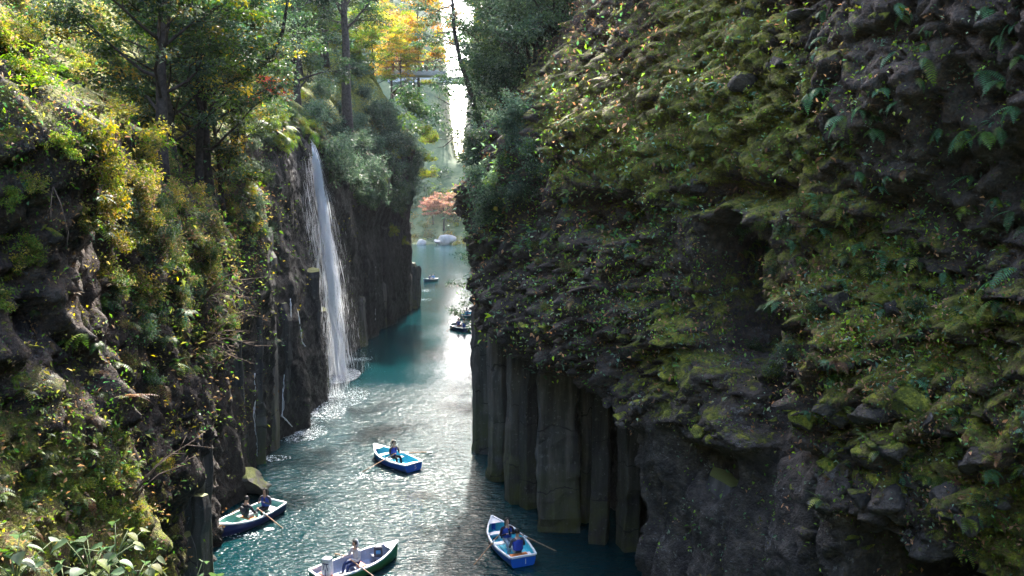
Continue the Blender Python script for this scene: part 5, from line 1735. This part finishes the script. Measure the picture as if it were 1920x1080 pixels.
def bw(b, p):           # boat coordinates to the world
    return Matrix.Translation(b.location) @ Matrix.Rotation(b.rotation_euler.z, 4, 'Z') @ Vector(p)
def oar(b, side, hand, label, dz=-0.22, sweep=0.0, length=2.25, blade_c=None):
    lock = Vector((side * (half(.42) + .02), (.42 - .5) * BL, sheer(.42) + .075))
    hd = Vector(hand)
    d = (lock - hd).normalized()
    tip = hd + d * length
    mw = [bw(b, p) for p in (hd, tip)]
    o = thing('oar', label, 'oar', mw[0], 0, 'oars of the hire boats')
    dv = (mw[1] - mw[0]); Ln = dv.length
    q = dv.to_track_quat('X', 'Z')
    o.rotation_mode = 'QUATERNION'; o.rotation_quaternion = q
    mb = MB(); mb.tube([(0, 0, 0), (.2, 0, 0), (Ln * .6, 0, 0), (Ln - .38, 0, 0)], [.017, .021, .022, .018], 7); shf = mb.build('shaft', M_OAR, o, True)
    mb = MB(); mb.tube([((lock - hd).length - .09, 0, 0), ((lock - hd).length + .05, 0, 0)], .03, 7); mb.build('collar', M_WHITE, shf, True)
    mb = MB()
    V = []
    for x, w in [(Ln - .46, .02), (Ln - .36, .05), (Ln - .2, .075), (Ln, .07)]:
        V += [(x, -w, .008), (x, w, .008), (x, w, -.008), (x, -w, -.008)]
    Fq = []
    for i in range(3):
        for k in range(4):
            a = i * 4 + k; c = i * 4 + (k + 1) % 4
            Fq.append((a, c, c + 4, a + 4))
    mb.add(V, Fq + [(0, 1, 2, 3), (15, 14, 13, 12)]); mb.build('blade', M_BLADE, o)
    return o

NAVY, BLUE, TEALIN, MINT, GREENH, GREYIN = (.012, .025, .13), (.012, .12, .58), (.06, .48, .62), (.13, .36, .30), (.05, .22, .07), (.22, .26, .36)
b2 = boat('navy rowing boat with mint green inside beside the left wall', (399, 985.6), (524.5, 937), NAVY, MINT, '2', 1, pads=(1,))
b5 = boat('blue rowing boat number 5 with one rower in midstream', (706, 835), (772, 867), BLUE, TEALIN, '5', pads=())
bg_ = boat('green rowing boat with a white backpack cut by the bottom edge', (741, 1016.5), (595, 1077), GREENH, GREYIN, None, pads=(0, 1), white_thwart=False)
b1 = boat('bright blue rowing boat number 1 by the columns of the right wall', (924.4, 970.5), (980, 1041), BLUE, TEALIN, '1', pads=(0,))
b13 = boat('dark blue rowing boat number 13 with two people, farther down the river', (842, 602.5), (878, 615), (.012, .04, .12), (.16, .22, .22), '13', pads=())
be = boat('teal rowing boat half hidden behind the corner of the right wall', (892, 582), (873, 590), (.015, .16, .17), TEALIN, None, pads=())
bf = boat('smallest pale blue rowing boat far away on the open water', (794, 522.6), (818, 521), (.06, .13, .22), (.3, .36, .4), None, pads=())

# ---------------------------------------------------------------- people
def skin_mesh(verts, edges, roots, sub=1):
    me = bpy.data.meshes.new('tmp')
    me.from_pydata([v[0] for v in verts], edges, [])
    o = bpy.data.objects.new('tmp', me); col.objects.link(o)
    md = o.modifiers.new('skin', 'SKIN')
    md.use_smooth_shade = True
    for i, v in enumerate(verts):
        r = v[1]
        me.skin_vertices[0].data[i].radius = r if isinstance(r, tuple) else (r, r)
        me.skin_vertices[0].data[i].use_root = i in roots
    s_ = o.modifiers.new('sub', 'SUBSURF'); s_.levels = sub; s_.render_levels = sub
    bpy.context.view_layer.update()
    out = bpy.data.meshes.new_from_object(o.evaluated_get(bpy.context.evaluated_depsgraph_get()))
    bpy.data.objects.remove(o); bpy.data.meshes.remove(me)
    return out
SKIN = plain('skin', (.50, .30, .22), .55, .4, .06)
HAIR = plain('hair', (.012, .009, .008), .45, .5, .3, 20)
SHOE = plain('shoe', (.05, .045, .045), .6)
M_EYE = plain('eye', (.01, .01, .01), .2)
M_LIP = plain('lip', (.35, .12, .10), .5)
def person(label, loc, rz, jacket, trousers, hands, lean=0.1, hair='short', vest=None, hood=None, pack=None, look=(0, 0), knees=.44, feet=.5, puffer=False, small=False):
    p = thing('person', label, 'person', loc, rz, 'people in the boats')
    ly = lean
    hc = Vector((look[0] * .1, ly * .5 + .03, .775))
    V = [((0, 0, .09), (.155, .12)), ((0, ly * .2, .26), (.14, .11)), ((0, ly * .4, .44), (.165, .115)), ((0, ly * .5, .585), (.062, .06)), ((0, ly * .5 + .015, .67), (.058, .06)),
         (tuple(hc), (.082, .095)), ((hc.x, hc.y - .005, .865), (.058, .066)), ((hc.x + look[0] * .06, hc.y + .10, .755), .016)]
    E = [(0, 1), (1, 2), (2, 3), (3, 4), (4, 5), (5, 6), (5, 7)]
    kind = ['j', 'j', 'j', 's', 's', 's', 's', 's']
    ar = .058 if puffer else .048
    roots = {0}
    for s_, hnd in ((-1, hands[0]), (1, hands[1])):
        hnd = Vector(hnd)
        sh = Vector((s_ * .185, ly * .42, .53))
        mid = (sh + hnd) / 2
        dirv = (hnd - sh); L = dirv.length
        bend = math.sqrt(max(0.0, .29 ** 2 - (L / 2) ** 2)) if L < .58 else 0.02
        el = mid + (Vector((s_ * .55, -.25, -.8)).normalized()) * bend
        wr = el.lerp(hnd, .84)
        i = len(V)
        V += [(tuple(sh), ar + .014), (tuple(el), ar), (tuple(wr), .034), (tuple(hnd), (.032, .02))]
        E += [(2, i), (i, i + 1), (i + 1, i + 2), (i + 2, i + 3)]
        kind += ['j', 'j', 'j', 's']
        # five fingers, rooted in the palm and curled
        fd = (hnd - wr).normalized()
        sidev = fd.cross(Vector((0, 0, 1))); sidev = sidev.normalized() if sidev.length > .1 else Vector((1, 0, 0))
        dn = fd.cross(sidev).normalized()
        if dn.z > 0: dn = -dn
        for k in range(5):
            fl = (.05, .062, .068, .062, .05)[k]
            off = sidev * ((k - 2) * .016)
            f0 = hnd + off * .8
            fdir = fd if k else (fd * .5 + sidev * -.8)
            f1 = f0 + fdir.normalized() * fl * .6
            f2 = f1 + (fdir * .3 + dn).normalized() * fl * .45
            j = len(V)
            roots.add(j)
            V += [(tuple(f0), .010), (tuple(f1), .009), (tuple(f2), .008)]
            E += [(j, j + 1), (j + 1, j + 2)]
            kind += ['s'] * 3
    for s_ in (-1, 1):
        i = len(V)
        kx = s_ * .12
        V += [((s_ * .085, .06, .085), .088), ((kx, knees, .13), .064), ((kx, feet, -.12), .05), ((kx, feet + .02, -.20), .042), ((kx, feet + .17, -.215), (.042, .03))]
        E += [(0, i), (i, i + 1), (i + 1, i + 2), (i + 2, i + 3), (i + 3, i + 4)]
        kind += ['t', 't', 't', 'f', 'f']
    me = skin_mesh(V, E, roots, 1)
    me.name = 'body'
    for m in (plain('jacket', jacket, .75, .25, .15, 12, bump=.5), plain('trousers', trousers, .8, .2, .15, 12), SKIN, SHOE):
        me.materials.append(m)
    K = np.array([v[0] for v in V])
    segs = [(a, b) for a, b in E]
    A = K[[a for a, b in segs]]; Bv = K[[b for a, b in segs]]
    fm = []
    for f in me.polygons:
        c = np.array(f.center)
        t = np.clip(((c - A) * (Bv - A)).sum(1) / np.maximum(((Bv - A) ** 2).sum(1), 1e-9), 0, 1)
        dd = np.linalg.norm(c - A - t[:, None] * (Bv - A), axis=1)
        s_ = int(dd.argmin())
        kk = kind[segs[s_][0]] if t[s_] < .5 else kind[segs[s_][1]]
        fm.append('jtsf'.index(kk))
    me.polygons.foreach_set('material_index', fm); me.update()
    bdy = obj('body', me, p)
    # hair cap
    mb = MB()
    rows = 8; n = 14
    zlow = -.17 if hair == 'long' else -.03
    for j in range(rows + 1):
        f = j / rows
        zz = .118 - (.118 - zlow) * f
        rr = math.sqrt(max(0.0, 1 - ((max(zz, 0)) / .12) ** 2)) * (1.0 if zz > 0 else 1.0 + abs(zz) * .5)
        for k in range(n):
            a = math.pi * (.12 + .76 * 1) * 0 + (-math.pi * 1.18 + k / (n - 1) * math.pi * 1.36) if zz < .055 else -math.pi * 1.5 + k / (n - 1) * math.pi * 2
            mb.v.append((hc.x + math.cos(a) * rr * .098, hc.y - .008 + math.sin(a) * rr * .108, hc.z + .008 + zz)) 
    for j in range(rows):
        for k in range(n - 1):
            q = j * n + k
            mb.f.append((q, q + 1, q + n + 1, q + n)); mb.m.append(0)
    mb.build('hair', HAIR, p, True)
    if not small:
        for s_ in (-1, 1):
            mb = MB(); mb.tube([(hc.x + s_ * .032, hc.y + .076, hc.z - .005), (hc.x + s_ * .032, hc.y + .094, hc.z - .005)], [.011, .004], 6); mb.build('eye', M_EYE, bdy)
        mb = MB(); mb.box((hc.x, hc.y + .084, hc.z - .068), (.045, .02, .012)); mb.build('mouth', M_LIP, bdy)
    if vest:
        mb = MB()
        n = 16
        for j in range(6):
            f = j / 5
            z = .18 + .36 * f
            y0 = ly * z * .85
            rx, ry = .185 + .012 * math.sin(math.pi * f), .145
            if j == 5: rx, ry = .125, .10
            for k in range(n):
                a = 2 * math.pi * k / n
                mb.v.append((math.cos(a) * rx, y0 + math.sin(a) * ry, z))
        for j in range(5):
            for k in range(n):
                if k == 4 and j > 2: continue
                q = j * n + k; r_ = j * n + (k + 1) % n
                mb.f.append((q, r_, r_ + n, q + n)); mb.m.append(0)
        mb.build('life_vest', plain('vest', vest, .6, .3, .12, 9), p, True)
    if hood:
        mb = MB()
        P_ = [(hc.x + math.sin(a) * .115, hc.y - .045 - .02 * math.cos(a), hc.z - .03 + math.cos(a) * .125) for a in np.linspace(-2.7, 2.7, 14)]
        mb.tube(P_, [.034] * 14, 7)
        mb.build('hood', plain('hood', hood, .9, .2, .3, 25), p, True)
    if pack:
        me2 = stone_mesh(777, (.17, .10, .24), 2)
        o = obj('worn_backpack', me2, p, (0, ly * .3 - .17, .36)); o.data.materials.clear(); o.data.materials.append(plain('pack', pack, .7))
    return p
def seat(b, t_, z=.24):
    return bw(b, (0, (t_ - .5) * BL, z))
def face(b, ang): return b.rotation_euler.z + ang
CH = ((-.22, .36, .34), (.22, .36, .34))
# boat 2: rower in black (faces the stern) and a woman at the stern facing him
h2 = [Vector((-.30, .34, .36)), Vector((.30, .34, .36))]
def oar_pair(b, t_seat, hands, labs, **kw):
    # a rower facing the stern: his local x runs against the boat's
    base = Vector((0, (t_seat - .5) * BL, .24))
    for h, lab in zip(hands, labs):
        hb_ = base + Vector((-h.x, -h.y, h.z))
        oar(b, 1 if hb_.x > 0 else -1, hb_, lab, **kw)
person('rower in a black jacket with a backpack in the navy boat', seat(b2, .54), face(b2, math.pi), (.012, .015, .025), (.35, .36, .38), h2, .12, 'short', None, None, (.01, .012, .02))
oar_pair(b2, .54, h2, ['oar dipping into the water in front of the navy boat', 'oar trailing along the dark wall from the navy boat'])
person('long haired passenger in a grey jacket and blue vest in the navy boat', seat(b2, .2), face(b2, .2), (.07, .075, .095), (.02, .02, .03), ((-.10, .26, .40), (.12, .26, .38)), .05, 'long', (.02, .06, .35))
h5 = [Vector((-.14, .38, .30)), Vector((.14, .38, .34))]
person('rower in a dark fur hooded coat and blue vest in the boat number 5', seat(b5, .52), face(b5, math.pi), (.03, .028, .03), (.012, .012, .016), h5, .12, 'short', (.02, .05, .38), (.42, .33, .27))
oar_pair(b5, .52, h5, ['oar lifted clear of the water left of the boat number 5', 'oar lifted clear of the water right of the boat number 5'])
hg = [Vector((-.20, .40, .36)), Vector((.20, .40, .36))]
person('rower in a pale grey puffer jacket and navy jeans in the green boat', seat(bg_, .5), face(bg_, math.pi), (.42, .42, .45), (.015, .03, .10), hg, .14, 'short', None, (.42, .42, .45), None, puffer=True)
oar_pair(bg_, .5, hg, ['oar in front of the green boat at the bottom edge', 'oar behind the green boat under the hands of its rower'])
person('woman with long dark hair holding a phone in the boat number 1', seat(b1, .52), face(b1, math.pi), (.03, .02, .035), (.30, .36, .42), ((-.07, .26, .40), (.08, .26, .38)), .08, 'long', (.02, .06, .34))
person('passenger in a dark grey jacket seen from behind in the boat number 1', seat(b1, .15), face(b1, 0.05), (.06, .06, .08), (.30, .34, .38), ((-.12, .28, .34), (.12, .28, .34)), .16, 'short', (.02, .05, .34))
oar_pair(b1, .52, [Vector((-.30, .10, .34)), Vector((.30, .10, .34))], ['oar over the glittering water left of the boat number 1', 'oar over the dark water right of the boat number 1'])
person('rower in a dark coat facing the stern of the boat number 13', seat(b13, .52), face(b13, math.pi), (.02, .02, .04), (.25, .16, .12), h2, .1, 'long', (.03, .06, .25), small=True)
oar_pair(b13, .52, h2, ['near side oar of the boat number 13', 'far side oar of the boat number 13'])
person('passenger in dark blue seen from behind in the boat number 13', seat(b13, .16), face(b13, 0), (.02, .03, .07), (.03, .03, .04), CH, .08, 'short', (.02, .06, .25), small=True)
person('blue vested person in the teal boat behind the rock corner', seat(be, .2), face(be, 0), (.01, .06, .14), (.02, .03, .05), CH, .08, 'short', (.02, .12, .35), small=True)
person('person in grey blue in the far pale boat, nearer its bow', seat(bf, .52), face(bf, math.pi), (.04, .06, .1), (.03, .03, .05), CH, .1, 'short', None, small=True)
person('person in bright blue in the far pale boat, at its stern', seat(bf, .2), face(bf, 0), (.03, .13, .32), (.03, .03, .05), CH, .1, 'short', None, small=True)
# luggage of the green boat, and the phone
bp = thing('backpack', 'white backpack with navy straps on the stern seat of the green boat', 'backpack', bw(bg_, (.02, (.13 - .5) * BL, .255)), face(bg_, .5))
def pack_body(name, c, sx, sy, sz, parent, z0=0):
    me = bpy.data.meshes.new(name)
    bm = bmesh.new(); bmesh.ops.create_cube(bm, size=1.0)
    bmesh.ops.bevel(bm, geom=bm.edges[:], offset=.22, segments=3, affect='EDGES', profile=.6)
    for v in bm.verts:
        v.co = Vector((v.co.x * sx * (1 - .12 * v.co.z), v.co.y * sy, (v.co.z + .5) * sz + z0))
    bm.to_mesh(me); bm.free()
    me.materials.append(c); me.polygons.foreach_set('use_smooth', [True] * len(me.polygons))
    return obj(name, me, parent)
MW = plain('pack_white', (.62, .62, .65), .7, .3, .1, 14, bump=.4); MN = plain('pack_strap', (.02, .03, .10), .7)
pack_body('bag', MW, .34, .24, .50, bp); pack_body('lid', MW, .30, .26, .13, bp, .46)
mb = MB(); mb.box((-.06, -.125, .32), (.025, .012, .24), rot=Matrix.Rotation(.25, 3, 'Y')); mb.box((.06, -.125, .32), (.025, .012, .24), rot=Matrix.Rotation(-.25, 3, 'Y')); mb.box((0, -.127, .43), (.24, .012, .03)); mb.box((0, -.13, .12), (.022, .012, .24)); mb.build('strap', MN, bp)
bp2 = thing('backpack', 'dark rucksack lying in the bow of the green boat', 'backpack', bw(bg_, (0, (.76 - .5) * BL, .26)), face(bg_, 1.0))
pack_body('bag', plain('pack_dark', (.02, .022, .04), .7), .30, .22, .36, bp2); pack_body('pocket', plain('pack_blue', (.03, .16, .35), .7), .16, .08, .12, bp2, .14).location = (0, -.12, 0)
ph = MB(); ph.box((0, 0, 0), (.075, .012, .15)); ph.box((0, -.008, 0), (.066, .004, .135), 1)
o = ph.build('phone', [plain('phone_case', (.05, .25, .32), .3), plain('phone_glass', (.02, .02, .03), .1)], None, loc=bw(b1, (0, (.52 - .5) * BL - .30, .24 + .42)), rot=(R(-25), 0, b1.rotation_euler.z))
tag(o, 'blue green phone held by the woman in the boat number 1', 'phone')

# ---------------------------------------------------------------- far things
# wooden railing on the wall top beyond the gorge
rl = at_depth(775, 122, 97)
fence = thing('wooden_railing', 'brown wooden railing under the golden maple on the far left wall', 'railing', (rl.x, rl.y, rl.z - .6))
M_RAIL = plain('rail_wood', (.20, .12, .075), .8, .2, .25, 3)
for k in range(9):
    mb = MB(); mb.box((k * .8 - 3.2, 0, .45), (.26, .2, 1.3)); mb.build('post', M_RAIL, fence)
for z in (.35, 1.0):
    mb = MB(); mb.box((0, -.13, z), (7.4, .1, .16)); mb.build('rail', M_RAIL, fence)
mb = MB(); mb.box((0, .5, -.4), (7.6, 1.8, .5)); mb.build('footing', plain('concrete', (.3, .29, .27), .9), fence)
# concrete road bridge glimpsed behind the leaning tree
br = at_depth(862, 152, 150)
bridge = thing('road_bridge', 'pale concrete bridge deck crossing behind the leaning tree', 'bridge', br)
M_CONC = plain('bridge_concrete', (.42, .41, .39), .85, .2, .15, .4)
mb = MB(); mb.box((0, 0, 0), (26, 4, .9)); mb.build('deck', M_CONC, bridge)
for k in range(14):
    mb = MB(); mb.box((k * 2 - 13 + .5, -1.9, .95), (.22, .18, 1.0)); mb.build('post', M_CONC, bridge)
mb = MB(); mb.box((0, -1.9, 1.5), (26, .2, .16)); mb.build('rail', M_CONC, bridge)

# woods on the far slopes
def hill_wood(n, seed, x0, x1, y0, y1, pal, rmin, rmax, per, ls):
    rg = np.random.default_rng(seed)
    x = rg.uniform(x0, x1, n); y = rg.uniform(y0, y1, n)
    z = hill_z(x, y)
    C = np.stack([x, y, z], 1); rad = rg.uniform(rmin, rmax, n)
    C[:, 2] += rad * .6
    return foliage_mesh('far_wood', C, rad, per, ls, pal, flat=.9)
fw = obj('far_wood', hill_wood(420, 3, -110, 70, 226, 325, DARK + GREEN + COOL + OLIVE[:1], 1.8, 4.6, 70, 1.1))
tag(fw, 'hazy woods covering the far hillside', 'woods', kind='stuff')
fs = obj('far_scrub', hill_wood(260, 4, -45, 10, 213, 240, OLIVE + LIME[:2] + YELLOW + COOL, .5, 1.5, 70, .4))
tag(fs, 'pale scrub and reeds on the far bank', 'scrub', kind='stuff')
FT = tree_parts(990, 9, .3, .35, 5.0, 14, 40, .5, [(.26, .13, .10), (.22, .10, .08), (.26, .17, .10)], flat=.4)
for k, (px, Y, s_, lab) in enumerate([(832, 224, 1.0, 'red maple on the far bank in the middle of the gap'), (812, 228, .7, 'small red maple left of the larger one on the far bank')]):
    x = at_depth(px, 400, Y).x
    z = float(hill_z(np.array([x]), np.array([float(Y)]))[0])
    place_tree(FT, (x, Y, z - .3), k, s_, lab, None, 'maple_tree')

# ---------------------------------------------------------------- haze
mb = MB(); mb.box((0, 149, 68), (380, 422, 144))
hm = bpy.data.materials.new('haze_air'); hm.use_nodes = True
nt = hm.node_tree
for n_ in list(nt.nodes):
    if n_.type == 'BSDF_PRINCIPLED': nt.nodes.remove(n_)
pv = nt.nodes.new('ShaderNodeVolumePrincipled')
pv.inputs['Color'].default_value = (.86, .93, 1.0, 1)
pv.inputs['Density'].default_value = 0.00007
pv.inputs['Anisotropy'].default_value = 0.35
nt.links.new(pv.outputs[0], [n_ for n_ in nt.nodes if n_.type == 'OUTPUT_MATERIAL'][0].inputs['Volume'])
hz = mb.build('haze', hm)
tag(hz, 'thin sunlit haze in the gorge', 'haze', kind='stuff')
